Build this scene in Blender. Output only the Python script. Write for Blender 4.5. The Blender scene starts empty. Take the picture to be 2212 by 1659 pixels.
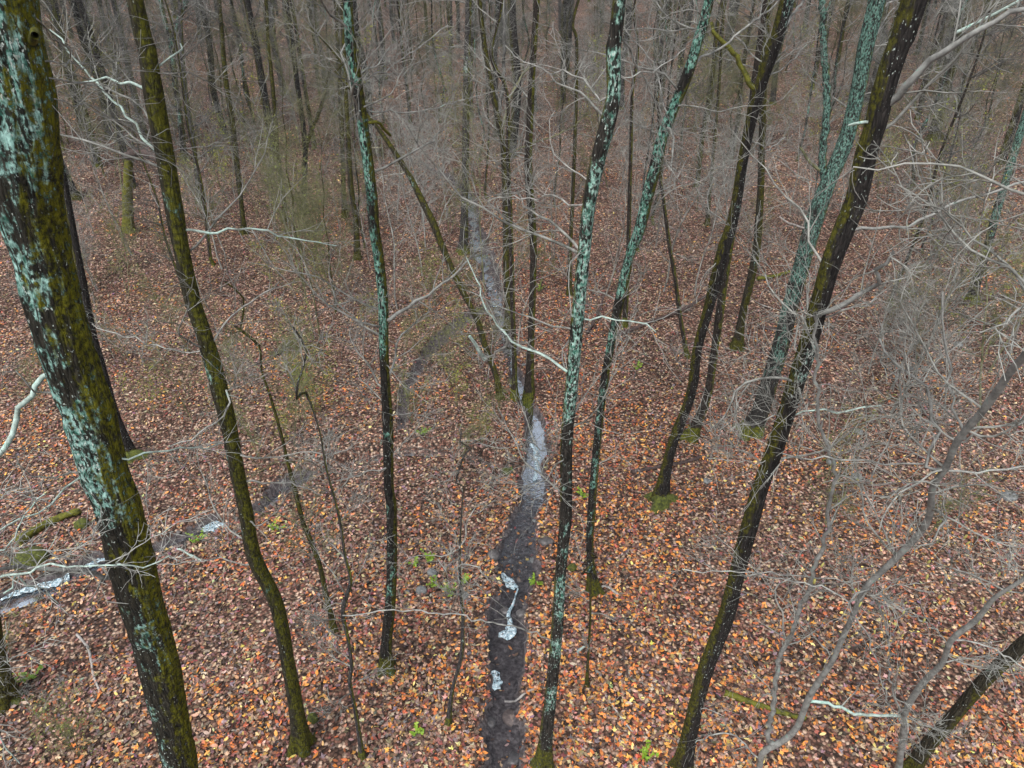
import bpy, math, random
import numpy as np
from mathutils import Vector

PI = math.pi
rng = np.random.default_rng(11)
random.seed(11)
SC = bpy.context.scene
COL = SC.collection

# ------------------------------------------------------------------ camera, sky, sun, exposure
CAM_H = 12.0
PITCH = math.radians(30.0)
FPX = 1535.0                      # focal length in units of a 2212 wide picture
cam_d = bpy.data.cameras.new('camera')
cam_d.sensor_width = 36.0
cam_d.lens = 36.0 * FPX / 2212.0
cam_d.clip_start = 0.1
cam_d.clip_end = 1500.0
cam = bpy.data.objects.new('camera', cam_d)
COL.objects.link(cam)
cam.location = (0, 0, CAM_H)
cam.rotation_euler = (PI / 2 - PITCH, 0, 0)
SC.camera = cam

SUN_EL, SUN_AZ = math.radians(55), math.radians(205)
w = bpy.data.worlds.new('World')
SC.world = w
w.use_nodes = True
nt = w.node_tree
bg = nt.nodes['Background']
sky = nt.nodes.new('ShaderNodeTexSky')
sky.sky_type = 'NISHITA'
sky.sun_disc = False
sky.sun_elevation = SUN_EL
sky.sun_rotation = SUN_AZ
sky.air_density = 1.0
sky.dust_density = 4.0
sky.ozone_density = 1.0
hs = nt.nodes.new('ShaderNodeHueSaturation')
hs.inputs['Saturation'].default_value = 0.30      # a white overcast sky
nt.links.new(sky.outputs[0], hs.inputs['Color'])
nt.links.new(hs.outputs[0], bg.inputs['Color'])
bg.inputs['Strength'].default_value = 0.13

sun_d = bpy.data.lights.new('sun', 'SUN')
sun_d.energy = 1.3
sun_d.angle = math.radians(25)
sun_d.color = (1.0, 0.96, 0.90)
sun = bpy.data.objects.new('sun', sun_d)
COL.objects.link(sun)
# the sun stands behind and left of the camera
sv = Vector((math.sin(SUN_AZ) * math.cos(SUN_EL), math.cos(SUN_AZ) * math.cos(SUN_EL), math.sin(SUN_EL)))
sun.rotation_euler = (-sv).to_track_quat('-Z', 'Y').to_euler()

SC.view_settings.view_transform = 'Standard'
SC.view_settings.look = 'None'
SC.view_settings.gamma = 1.0
SC.view_settings.exposure = 1.0
SC.view_settings.use_curve_mapping = False
SC.cycles.max_bounces = 4
SC.cycles.diffuse_bounces = 2
SC.cycles.glossy_bounces = 2
SC.cycles.transparent_max_bounces = 6

# ------------------------------------------------------------------ numeric helpers
def sstep(a, b, x):
    t = np.clip((np.asarray(x, float) - a) / (b - a), 0, 1)
    return t * t * (3 - 2 * t)

def splus(x, k=1.0):
    x = np.asarray(x, float) / k
    return k * np.where(x > 20, x, np.log1p(np.exp(np.minimum(x, 20))))

def _hash(ix, iy, s):
    n = (ix.astype(np.int64) * 374761393 + iy.astype(np.int64) * 668265263 + s * 974711) & 0x7fffffff
    n = ((n ^ (n >> 13)) * 1274126177) & 0x7fffffff
    return ((n ^ (n >> 16)) & 0xffff) / 65535.0

def vnoise(x, y, s=0):
    x = np.asarray(x, float); y = np.asarray(y, float)
    ix = np.floor(x); iy = np.floor(y)
    fx = x - ix; fy = y - iy
    fx = fx * fx * (3 - 2 * fx); fy = fy * fy * (3 - 2 * fy)
    a = _hash(ix, iy, s); b = _hash(ix + 1, iy, s); c = _hash(ix, iy + 1, s); d = _hash(ix + 1, iy + 1, s)
    return (a * (1 - fx) + b * fx) * (1 - fy) + (c * (1 - fx) + d * fx) * fy

def norm(v):
    return v / np.maximum(np.linalg.norm(v, axis=-1, keepdims=True), 1e-9)

CP = np.array([0, 0, CAM_H])
CF = np.array([0, math.cos(PITCH), -math.sin(PITCH)])
CU = np.array([0, math.sin(PITCH), math.cos(PITCH)])
CR = np.array([1.0, 0, 0])

def ray(u, v):
    return CF + CR * ((u - 1106.0) / FPX) + CU * ((829.5 - v) / FPX)

def at_y(u, v, y):
    d = ray(u, v)
    return CP + d * (y / d[1])

def zdepth(p):
    return float(np.dot(np.asarray(p) - CP, CF))

def to_px(p):
    q = np.asarray(p, float) - CP
    z = q @ CF
    return 1106 + FPX * (q @ CR) / z, 829.5 - FPX * (q @ CU) / z, z

# ------------------------------------------------------------------ terrain
def g_base(x, y):
    x = np.asarray(x, float); y = np.asarray(y, float)
    xc = -0.02 * y
    z = 0.02 * splus(y - 9, 2.0)
    z = z + 0.085 * sstep(10, 45, y) * splus(np.abs(x - xc) - 5, 2.5)
    z = z + 0.02 * splus(x - 4, 2.0)
    z = z + 0.10 * splus(y - 48, 8.0) + 0.06 * splus(y - 110, 10.0)
    z = z + 0.30 * (vnoise(x * 0.16, y * 0.16, 3) - 0.5) * sstep(4, 14, y) + 0.12 * (vnoise(x * 0.6, y * 0.6, 4) - 0.5)
    return z

_TS = np.concatenate([np.arange(3, 60, 0.12), np.arange(60, 320, 0.5)])
def ground_hit(u, v, fn=None):
    fn = fn or g_base
    d = ray(u, v)
    P = CP + _TS[:, None] * d
    h = P[:, 2] - fn(P[:, 0], P[:, 1])
    i = int(np.argmax(h < 0))
    if not (h < 0).any():
        i = len(_TS) - 1
    a, b = _TS[max(i - 1, 0)], _TS[i]
    ha, hb = h[max(i - 1, 0)], h[i]
    t = a + (b - a) * (ha / (ha - hb + 1e-9))
    return CP + t * d

def resample(P, step):
    """Catmull-Rom through the points, resampled at about `step` metres."""
    P = np.asarray(P, float)
    if len(P) < 2:
        return P
    Q = np.vstack([2 * P[0] - P[1], P, 2 * P[-1] - P[-2]])
    out = []
    for i in range(1, len(Q) - 2):
        p0, p1, p2, p3 = Q[i - 1], Q[i], Q[i + 1], Q[i + 2]
        n = max(1, int(np.linalg.norm((p2 - p1)[:3]) / step))
        t = (np.arange(n) / n)[:, None]
        out.append(0.5 * (2 * p1 + (p2 - p0) * t + (2 * p0 - 5 * p1 + 4 * p2 - p3) * t ** 2 + (3 * p1 - p0 - 3 * p2 + p3) * t ** 3))
    out.append(P[-1:])
    return np.vstack(out)

# stream courses: picture points (u, v, width in the same units), turned into places on the ground
MAIN = [(1085, 1800, 118), (1095, 1655, 112), (1085, 1560, 100), (1088, 1470, 94), (1092, 1390, 84), (1100, 1300, 78), (1115, 1210, 78),
        (1125, 1130, 68), (1148, 1060, 50), (1158, 960, 44), (1150, 890, 34), (1120, 820, 32), (1095, 730, 30), (1075, 650, 32),
        (1055, 580, 40), (1030, 510, 40), (1020, 455, 30), (1000, 400, 26), (930, 360, 22), (860, 335, 20)]
TRIB = [(1135, 1010, 40), (1060, 990, 44), (985, 972, 50), (880, 966, 50), (790, 980, 52), (705, 1000, 50), (620, 1045, 56), (530, 1105, 60),
        (440, 1135, 62), (330, 1180, 60), (210, 1212, 64), (90, 1265, 74), (-60, 1310, 84), (-300, 1390, 90)]
GULLY = [(1085, 640, 30), (1000, 690, 40), (945, 735, 42), (905, 790, 38), (875, 850, 30), (868, 920, 26)]

def course(L, k=1.0):
    P = []
    for u, v, wd in L:
        p = ground_hit(u, v)
        P.append((p[0], p[1], p[2], k * wd * zdepth(p) / FPX / 2))
    return resample(np.array(P), 0.25)

C_MAIN, C_TRIB, C_GULLY = course(MAIN, 0.86), course(TRIB, 0.78), course(GULLY, 0.6)
COURSES = [(C_MAIN, 0.30), (C_TRIB, 0.38), (C_GULLY, 0.22)]

def chan(x, y):
    """carved depth and closeness 0..1 to the nearest channel centre"""
    x = np.asarray(x, float).ravel(); y = np.asarray(y, float).ravel()
    dep = np.zeros_like(x); near = np.zeros_like(x)
    for C, D in COURSES:
        lo, hi = C[:, :2].min(0) - 3, C[:, :2].max(0) + 3
        m = np.where((x > lo[0]) & (x < hi[0]) & (y > lo[1]) & (y < hi[1]))[0]
        for s in range(0, len(m), 20000):
            k = m[s:s + 20000]
            d2 = (x[k, None] - C[None, :, 0]) ** 2 + (y[k, None] - C[None, :, 1]) ** 2
            j = np.argmin(d2, 1)
            wob = 1 + 0.8 * (vnoise(x[k] * 1.3, y[k] * 1.3, 9) - 0.5) + 0.5 * (vnoise(x[k] * 5, y[k] * 5, 10) - 0.5)
            r = np.sqrt(d2[np.arange(len(k)), j]) / (C[j, 3] * wob + 0.03)
            f = 1 - sstep(0.78, 1.22, r)
            dep[k] = np.maximum(dep[k], D * f)
            nn = 1 - sstep(0.85, 1.45, r)
            if C is C_TRIB:
                nn = nn * (1 - 0.85 * sstep(-6.2, -4.8, x[k])) * sstep(0.25, 0.45, vnoise(x[k] * 0.8, y[k] * 0.8, 12) + 0.25 * (x[k] < -7.5))
            if C is C_GULLY:
                nn = nn * 0.95
            near[k] = np.maximum(near[k], nn)
    return dep, near

def g_full(x, y):
    x = np.asarray(x, float); y = np.asarray(y, float)
    d, n = chan(x, y)
    return g_base(x, y) - d.reshape(x.shape)

def gz(x, y):
    return float(g_full(np.array([x]), np.array([y]))[0])

# ------------------------------------------------------------------ mesh helpers
def new_mesh(name, chunks, mats, smooth=True):
    """chunks: list of (verts (n,3), faces (m,3|4), material index)."""
    V, loops, tot, mi, off = [], [], [], [], 0
    for v, f, m in chunks:
        v = np.asarray(v, float).reshape(-1, 3)
        if len(f) == 0:
            continue
        f = np.asarray(f, np.int64)
        V.append(v)
        loops.append((f + off).ravel())
        tot.append(np.full(len(f), f.shape[1], np.int32))
        mi.append(np.full(len(f), m, np.int32))
        off += len(v)
    V = np.vstack(V); loops = np.concatenate(loops).astype(np.int32)
    tot = np.concatenate(tot); mi = np.concatenate(mi)
    me = bpy.data.meshes.new(name)
    me.vertices.add(len(V)); me.vertices.foreach_set('co', V.astype(np.float32).ravel())
    me.loops.add(len(loops)); me.loops.foreach_set('vertex_index', loops)
    st = np.zeros(len(tot), np.int32); st[1:] = np.cumsum(tot)[:-1]
    me.polygons.add(len(tot)); me.polygons.foreach_set('loop_start', st)
    me.polygons.foreach_set('material_index', mi)
    me.polygons.foreach_set('use_smooth', np.full(len(tot), smooth, bool))
    for m in mats:
        me.materials.append(m)
    me.update(calc_edges=True)
    return me

def obj(name, me, parent=None, loc=None):
    o = bpy.data.objects.new(name, me)
    COL.objects.link(o)
    if parent is not None:
        o.parent = parent
    if loc is not None:
        o.location = loc
    return o

def tag(o, label=None, cat=None, group=None, kind=None):
    if label: o['label'] = label
    if cat: o['category'] = cat
    if group: o['group'] = group
    if kind: o['kind'] = kind
    return o

def empty(name, loc, label, cat, group=None):
    o = bpy.data.objects.new(name, None)
    o.empty_display_size = 0.3
    COL.objects.link(o)
    o.location = loc
    return tag(o, label, cat, group)

def tubes(P, R, S, cap=True):
    """P (N,K,3) polylines, R (N,K) radii -> verts, quads."""
    N, K, _ = P.shape
    T = np.gradient(P, axis=1); T = norm(T)
    mT = np.abs(T.mean(1))
    ref = np.where((mT[:, 2] < 0.75)[:, None], np.array([[0, 0, 1.0]]), np.array([[1.0, 0.13, 0]]))[:, None, :]
    B = norm(np.cross(T, np.broadcast_to(ref, T.shape)))
    M = np.cross(B, T)
    a = np.arange(S) / S * 2 * PI
    V = P[:, :, None, :] + R[:, :, None, None] * (np.cos(a)[None, None, :, None] * B[:, :, None, :] + np.sin(a)[None, None, :, None] * M[:, :, None, :])
    i = np.arange(N)[:, None, None] * K * S
    k = np.arange(K - 1)[None, :, None] * S
    s = np.arange(S)[None, None, :]; s2 = (s + 1) % S
    F = np.stack([i + k + s, i + k + s2, i + k + S + s2, i + k + S + s], -1).reshape(-1, 4)
    return V.reshape(-1, 3), F

def grow(starts, dirs, lens, r0, r1, K, wig, up):
    N = len(starts)
    d = norm(np.asarray(dirs, float))
    pts = [np.asarray(starts, float)]; ds = [d]
    for i in range(K - 1):
        d = norm(d + wig * rng.normal(size=(N, 3)) + np.array([0, 0, up]))
        pts.append(pts[-1] + d * (lens / (K - 1))[:, None]); ds.append(d)
    P = np.stack(pts, 1); D = np.stack(ds, 1)
    t = np.linspace(0, 1, K)[None, :]
    return P, D, r0[:, None] * (1 - t) + r1[:, None] * t

def kids(P, D, R, n, tmin, ang, tmax=1.0):
    """n children per polyline: start, direction, parent radius and t"""
    N, K, _ = P.shape
    t = tmin + (tmax - tmin) * (np.arange(n)[None, :] + rng.random((N, n))) / n
    f = t * (K - 1)
    i = np.minimum(f.astype(int), K - 2); fr = (f - i)[..., None]
    r = np.arange(N)[:, None]
    S = P[r, i] * (1 - fr) + P[r, i + 1] * fr
    d = D[r, i]
    q = rng.normal(size=d.shape)
    q = norm(q - (q * d).sum(-1, keepdims=True) * d)
    a = (ang[0] + (ang[1] - ang[0]) * rng.random((N, n)))[..., None]
    dd = d * np.cos(a) + q * np.sin(a)
    rr = (R[r, i][..., None] * (1 - fr) + R[r, i + 1][..., None] * fr)[..., 0]
    return S.reshape(-1, 3), dd.reshape(-1, 3), rr.ravel(), t.ravel()

def twiggy(P, D, R, n1, L1, n2=3, L2=0.35, rmin=0.004, mat=0, up=0.02, n3=0, rtop=0.012):
    """two or three generations of fine twigs on a batch of branch polylines"""
    out = []
    S, d, rr, t = kids(P, D, R, n1, 0.15, (0.5, 1.1))
    L = L1 * (0.4 + 0.9 * rng.random(len(S))) * (1.15 - 0.6 * t)
    r0 = np.clip(rr * 0.6, rmin, rtop)
    p, dd, r = grow(S, d, L, r0, np.full(len(S), rmin * 0.7), 5, 0.18, up)
    out.append((*tubes(p, r, 3), mat))
    n2 = n2 + (1 if n2 else 0)
    if n2:
        S, d, rr, t = kids(p, dd, r, n2, 0.2, (0.45, 1.0))
        L = L2 * (0.4 + 0.9 * rng.random(len(S)))
        p, dd, r = grow(S, d, L, np.full(len(S), rmin), np.full(len(S), rmin * 0.6), 4, 0.2, up)
        out.append((*tubes(p, r, 3), mat))
        if n3:
            S, d, rr, t = kids(p, dd, r, n3, 0.25, (0.45, 1.0))
            L = L2 * 0.5 * (0.5 + 0.8 * rng.random(len(S)))
            p, dd, r = grow(S, d, L, np.full(len(S), rmin * 0.8), np.full(len(S), rmin * 0.5), 3, 0.2, up)
            out.append((*tubes(p, r, 3), mat))
    return out, p

# ------------------------------------------------------------------ materials
def mat_new(name):
    m = bpy.data.materials.new(name)
    m.use_nodes = True
    t = m.node_tree
    b = t.nodes['Principled BSDF']
    return m, t, b

def nd(t, typ, **kw):
    n = t.nodes.new(typ)
    for k, v in kw.items():
        if k.startswith('_'):
            setattr(n, k[1:], v)
        else:
            n.inputs[k].default_value = v
    return n

def ramp(t, fac, stops, interp='LINEAR'):
    n = t.nodes.new('ShaderNodeValToRGB')
    n.color_ramp.interpolation = interp
    e = n.color_ramp.elements
    while len(e) > 1:
        e.remove(e[-1])
    e[0].position, e[0].color = stops[0][0], stops[0][1]
    for p, c in stops[1:]:
        x = e.new(p); x.color = c
    t.links.new(fac, n.inputs[0])
    return n.outputs[0]

def c4(r, g, b): return (r, g, b, 1)
def gray(v): return (v, v, v, 1)

def mixc(t, fac, a, b):
    n = t.nodes.new('ShaderNodeMix'); n.data_type = 'RGBA'
    if hasattr(fac, 'is_linked'): t.links.new(fac, n.inputs[0])
    else: n.inputs[0].default_value = fac
    for v, i in ((a, 6), (b, 7)):
        if hasattr(v, 'is_linked'): t.links.new(v, n.inputs[i])
        else: n.inputs[i].default_value = v
    return n.outputs[2]

def mth(t, op, a, b=None, clamp=False):
    n = t.nodes.new('ShaderNodeMath'); n.operation = op; n.use_clamp = clamp
    for v, i in ((a, 0), (b, 1)):
        if v is None: continue
        if hasattr(v, 'is_linked'): t.links.new(v, n.inputs[i])
        else: n.inputs[i].default_value = v
    return n.outputs[0]

def bark(name, dark=(0.018, 0.015, 0.013), light=(0.085, 0.07, 0.058), lichen=0.5, lz=(0, 12), lz_gain=0.0, lscale=7.0,
         lcol=((0.10, 0.24, 0.19), (0.36, 0.50, 0.46)), moss=0.3, mdir=(1, 0, 0), mcol=((0.035, 0.045, 0.006), (0.13, 0.135, 0.014)),
         base_moss=0.5, flecks=0.3, fscale=38.0, speck=30.0, ldir=None):
    """furrowed bark with lichen patches, moss on one side and a mossy foot"""
    m, t, b = mat_new(name)
    L = t.links
    tc = t.nodes.new('ShaderNodeTexCoord')
    mp = t.nodes.new('ShaderNodeMapping'); mp.inputs['Scale'].default_value = (1, 1, 0.22)
    L.new(tc.outputs['Object'], mp.inputs[0])
    mp2 = t.nodes.new('ShaderNodeMapping'); mp2.inputs['Scale'].default_value = (1, 1, 0.55)
    L.new(tc.outputs['Object'], mp2.inputs[0])
    fur = nd(t, 'ShaderNodeTexNoise', Scale=26.0, Detail=6.0, Roughness=0.65); L.new(mp.outputs[0], fur.inputs['Vector'])
    vor = nd(t, 'ShaderNodeTexVoronoi', Scale=24.0); vor.feature = 'DISTANCE_TO_EDGE'; L.new(mp.outputs[0], vor.inputs['Vector'])
    col = ramp(t, fur.outputs[0], [(0.35, c4(*dark)), (0.72, c4(*light))])
    crack = ramp(t, vor.outputs[0], [(0.0, gray(0.25)), (0.10, gray(1))])
    mm = t.nodes.new('ShaderNodeMix'); mm.data_type = 'RGBA'; mm.blend_type = 'MULTIPLY'; mm.inputs[0].default_value = 0.8
    L.new(col, mm.inputs[6]); L.new(crack, mm.inputs[7]); col = mm.outputs[2]
    sp = t.nodes.new('ShaderNodeSeparateXYZ'); L.new(tc.outputs['Object'], sp.inputs[0])
    # lichen
    ln = nd(t, 'ShaderNodeTexNoise', Scale=lscale, Detail=7.0, Roughness=0.72); L.new(mp2.outputs[0], ln.inputs['Vector'])
    big = nd(t, 'ShaderNodeTexNoise', Scale=1.1, Detail=2.0); L.new(tc.outputs['Object'], big.inputs['Vector'])
    hz = mth(t, 'MULTIPLY', mth(t, 'DIVIDE', mth(t, 'SUBTRACT', sp.outputs[2], lz[0]), max(lz[1] - lz[0], 0.1), True), lz_gain)
    lv = mth(t, 'ADD', mth(t, 'ADD', ln.outputs[0], mth(t, 'MULTIPLY', mth(t, 'SUBTRACT', big.outputs[0], 0.5), 1.0)), hz)
    if ldir:
        g_ = t.nodes.new('ShaderNodeNewGeometry'); d_ = t.nodes.new('ShaderNodeVectorMath'); d_.operation = 'DOT_PRODUCT'
        L.new(g_.outputs['Normal'], d_.inputs[0]); d_.inputs[1].default_value = ldir
        lv = mth(t, 'ADD', lv, d_.outputs['Value'])
    th = 0.78 - 0.42 * lichen
    lm = ramp(t, lv, [(th, gray(0)), (th + 0.07, gray(1))])
    lt = nd(t, 'ShaderNodeTexNoise', Scale=21.0, Detail=4.0); L.new(tc.outputs['Object'], lt.inputs['Vector'])
    lc = ramp(t, lt.outputs[0], [(0.36, c4(*lcol[0])), (0.62, c4(*lcol[1]))])
    # gaps of dark bark inside the lichen
    spk = nd(t, 'ShaderNodeTexNoise', Scale=speck, Detail=4.0, Roughness=0.6); L.new(mp2.outputs[0], spk.inputs['Vector'])
    lm2 = mth(t, 'MULTIPLY', lm, ramp(t, mth(t, 'ADD', mth(t, 'MULTIPLY', spk.outputs[0], 0.7), mth(t, 'MULTIPLY', fur.outputs[0], 0.3)), [(0.46, gray(0.02)), (0.53, gray(1))]))
    if lichen > 0:
        col = mixc(t, lm2, col, lc)
    # pale flecks
    if flecks > 0:
        fv = nd(t, 'ShaderNodeTexNoise', Scale=fscale * 1.3, Detail=2.0); L.new(mp2.outputs[0], fv.inputs['Vector'])
        fm = ramp(t, mth(t, 'ADD', fv.outputs[0], mth(t, 'MULTIPLY', mth(t, 'SUBTRACT', big.outputs[0], 0.5), 0.25)), [(0.70 - 0.08 * flecks, gray(0)), (0.76 - 0.08 * flecks, gray(1))])
        col = mixc(t, fm, col, c4(0.40, 0.46, 0.43))
    # moss by side of the trunk and at its foot
    geo = t.nodes.new('ShaderNodeNewGeometry')
    dot = t.nodes.new('ShaderNodeVectorMath'); dot.operation = 'DOT_PRODUCT'
    L.new(geo.outputs['Normal'], dot.inputs[0]); dot.inputs[1].default_value = mdir
    mn = nd(t, 'ShaderNodeTexNoise', Scale=5.0, Detail=6.0, Roughness=0.7); L.new(mp2.outputs[0], mn.inputs['Vector'])
    mv = mth(t, 'ADD', mth(t, 'MULTIPLY', dot.outputs['Value'], 0.42), mth(t, 'ADD', mth(t, 'MULTIPLY', mn.outputs[0], 1.3), -0.65))
    ft = mth(t, 'MULTIPLY', mth(t, 'SUBTRACT', 1.0, mth(t, 'DIVIDE', sp.outputs[2], max(base_moss, 0.01)), True), 2.0)
    mv = mth(t, 'MAXIMUM', mv, mth(t, 'ADD', mth(t, 'SUBTRACT', ft, 0.9), mth(t, 'MULTIPLY', mth(t, 'SUBTRACT', mn.outputs[0], 0.5), 1.2)))
    tm = 1.0 - 1.05 * moss
    ms = ramp(t, mth(t, 'ADD', mv, 0.5), [(max(tm, 0.0), gray(0)), (min(tm + 0.16, 1), gray(1))])
    mt = nd(t, 'ShaderNodeTexNoise', Scale=17.0, Detail=7.0, Roughness=0.75); L.new(tc.outputs['Object'], mt.inputs['Vector'])
    mc = ramp(t, mt.outputs[0], [(0.40, c4(*mcol[0])), (0.62, c4(*mcol[1]))])
    ms = mth(t, 'MULTIPLY', ms, ramp(t, mt.outputs[0], [(0.38, gray(0.10)), (0.50, gray(1))]))
    col = mixc(t, ms, col, mc)
    L.new(col, b.inputs['Base Color'])
    b.inputs['Roughness'].default_value = 0.9
    b.inputs['Specular IOR Level'].default_value = 0.2
    bp = nd(t, 'ShaderNodeBump', Strength=0.9, Distance=0.03)
    hh = mth(t, 'ADD', mth(t, 'MULTIPLY', vor.outputs[0], 1.5), mth(t, 'ADD', fur.outputs[0], mth(t, 'MULTIPLY', lm, 0.15)))
    L.new(hh, bp.inputs['Height']); L.new(bp.outputs[0], b.inputs['Normal'])
    return m

def twig_mat(name, a, bcol, c=None, scale=2.0):
    m, t, b = mat_new(name)
    tc = t.nodes.new('ShaderNodeTexCoord')
    n = nd(t, 'ShaderNodeTexNoise', Scale=scale, Detail=5.0, Roughness=0.7); t.links.new(tc.outputs['Object'], n.inputs['Vector'])
    st = [(0.36, c4(*a)), (0.60, c4(*bcol))]
    if c: st.append((0.68, c4(*c)))
    col = ramp(t, n.outputs[0], st)
    t.links.new(col, b.inputs['Base Color'])
    b.inputs['Roughness'].default_value = 0.75
    b.inputs['Specular IOR Level'].default_value = 0.3
    return m

M_TWIG = twig_mat('twig_grey', (0.075, 0.078, 0.070), (0.29, 0.295, 0.275), None, 4.0)
M_TWIGP = twig_mat('twig_pale', (0.10, 0.102, 0.096), (0.34, 0.345, 0.325), (0.22, 0.33, 0.28), 5.0)
M_TWIGO = twig_mat('twig_olive', (0.055, 0.058, 0.028), (0.18, 0.18, 0.10), (0.09, 0.10, 0.03))
M_TWIGD = twig_mat('twig_dark', (0.035, 0.036, 0.034), (0.13, 0.13, 0.125))
M_LICH = twig_mat('lichen_limb', (0.16, 0.19, 0.17), (0.40, 0.52, 0.48), (0.18, 0.34, 0.28), 6.0)
M_GREY = twig_mat('smooth_grey_bark', (0.10, 0.102, 0.098), (0.24, 0.245, 0.235), (0.17, 0.26, 0.23), 7.0)
M_MOSSLIMB = twig_mat('moss_limb', (0.025, 0.028, 0.004), (0.13, 0.13, 0.012), (0.06, 0.05, 0.015), 11.0)

def simple(name, col, col2=None, scale=8.0, rough=0.8, bump=0.0):
    m, t, b = mat_new(name)
    tc = t.nodes.new('ShaderNodeTexCoord')
    n = nd(t, 'ShaderNodeTexNoise', Scale=scale, Detail=6.0, Roughness=0.65); t.links.new(tc.outputs['Object'], n.inputs['Vector'])
    t.links.new(ramp(t, n.outputs[0], [(0.35, c4(*col)), (0.65, c4(*(col2 or col)))]), b.inputs['Base Color'])
    b.inputs['Roughness'].default_value = rough
    if bump:
        bp = nd(t, 'ShaderNodeBump', Strength=bump, Distance=0.03)
        t.links.new(n.outputs[0], bp.inputs['Height']); t.links.new(bp.outputs[0], b.inputs['Normal'])
    return m

M_BUD = simple('bud_leaf', (0.075, 0.105, 0.012), (0.19, 0.22, 0.03), 3.0, 0.6)
M_SPRING = simple('spring_leaf', (0.16, 0.21, 0.012), (0.34, 0.36, 0.03), 3.0, 0.6)
M_FRESH = simple('fresh_leaf', (0.10, 0.22, 0.012), (0.26, 0.36, 0.03), 6.0, 0.5)
M_CATKIN = simple('catkin', (0.24, 0.22, 0.06), (0.36, 0.33, 0.10), 20.0, 0.7)
M_STONE = simple('stone_grey', (0.07, 0.075, 0.08), (0.20, 0.21, 0.21), 9.0, 0.85, 0.5)
M_STONEW = simple('stone_wet', (0.045, 0.042, 0.042), (0.13, 0.12, 0.12), 9.0, 0.35, 0.5)
M_STONEB = simple('stone_brown', (0.08, 0.06, 0.055), (0.19, 0.15, 0.135), 9.0, 0.6, 0.5)
M_STONEM = simple('stone_mossy', (0.016, 0.022, 0.004), (0.095, 0.11, 0.012), 14.0, 0.95, 0.8)
M_LOGD = simple('dead_wood', (0.025, 0.018, 0.016), (0.085, 0.055, 0.05), 14.0, 0.9, 0.6)
M_LOGP = simple('dead_wood_pale', (0.20, 0.18, 0.165), (0.40, 0.38, 0.36), 14.0, 0.85, 0.4)
M_SAWN = simple('sawn_wood', (0.52, 0.46, 0.30), (0.62, 0.56, 0.40), 14.0, 0.8)

# ground: leaf litter cells, wet mud in the channels
LEAFPAL = [(0.080, 0.045, 0.033), (0.135, 0.075, 0.054), (0.20, 0.115, 0.083), (0.030, 0.020, 0.017), (0.46, 0.33, 0.25), (0.17, 0.078, 0.058)]
mg, t, b = mat_new('leaf_litter_ground')
tc = t.nodes.new('ShaderNodeTexCoord')
vo = nd(t, 'ShaderNodeTexVoronoi', Scale=15.0, Randomness=1.0); t.links.new(tc.outputs['Object'], vo.inputs['Vector'])
sc_ = t.nodes.new('ShaderNodeSeparateColor'); t.links.new(vo.outputs['Color'], sc_.inputs[0])
colr = ramp(t, sc_.outputs[0], [(0.0, c4(*LEAFPAL[3])), (0.22, c4(*LEAFPAL[0])), (0.45, c4(*LEAFPAL[1])), (0.62, c4(*LEAFPAL[5])), (0.78, c4(*LEAFPAL[2])), (0.90, c4(*LEAFPAL[4])), (1.0, c4(*LEAFPAL[4]))])
edge = ramp(t, vo.outputs['Distance'], [(0.35, gray(1.1)), (0.62, gray(0.30))])
mm = t.nodes.new('ShaderNodeMix'); mm.data_type = 'RGBA'; mm.blend_type = 'MULTIPLY'; mm.inputs[0].default_value = 1.0
t.links.new(colr, mm.inputs[6]); t.links.new(edge, mm.inputs[7])
pn = nd(t, 'ShaderNodeTexNoise', Scale=0.35, Detail=5.0); t.links.new(tc.outputs['Object'], pn.inputs['Vector'])
mm2 = t.nodes.new('ShaderNodeMix'); mm2.data_type = 'RGBA'; mm2.blend_type = 'MULTIPLY'; mm2.inputs[0].default_value = 1.0
t.links.new(mm.outputs[2], mm2.inputs[6]); t.links.new(ramp(t, pn.outputs[0], [(0.3, gray(0.7)), (0.7, gray(1.3))]), mm2.inputs[7])
at = t.nodes.new('ShaderNodeAttribute'); at.attribute_name = 'mud'
mn = nd(t, 'ShaderNodeTexNoise', Scale=9.0, Detail=8.0, Roughness=0.7); t.links.new(tc.outputs['Object'], mn.inputs['Vector'])
mudc = ramp(t, mn.outputs[0], [(0.34, c4(0.020, 0.016, 0.016)), (0.50, c4(0.060, 0.052, 0.055)), (0.66, c4(0.135, 0.12, 0.122))])
mf = ramp(t, mth(t, 'ADD', at.outputs['Fac'], mth(t, 'MULTIPLY', mth(t, 'SUBTRACT', mn.outputs[0], 0.5), 1.6)), [(0.42, gray(0)), (0.60, gray(1))])
t.links.new(mixc(t, mf, mm2.outputs[2], mudc), b.inputs['Base Color'])
b.inputs['Roughness'].default_value = 0.85
b.inputs['Specular IOR Level'].default_value = 0.25
bp = nd(t, 'ShaderNodeBump', Strength=0.55, Distance=0.03)
t.links.new(mth(t, 'SUBTRACT', mth(t, 'MULTIPLY', mn.outputs[0], 0.5), vo.outputs['Distance']), bp.inputs['Height'])
t.links.new(bp.outputs[0], b.inputs['Normal'])
M_GROUND = mg

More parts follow.
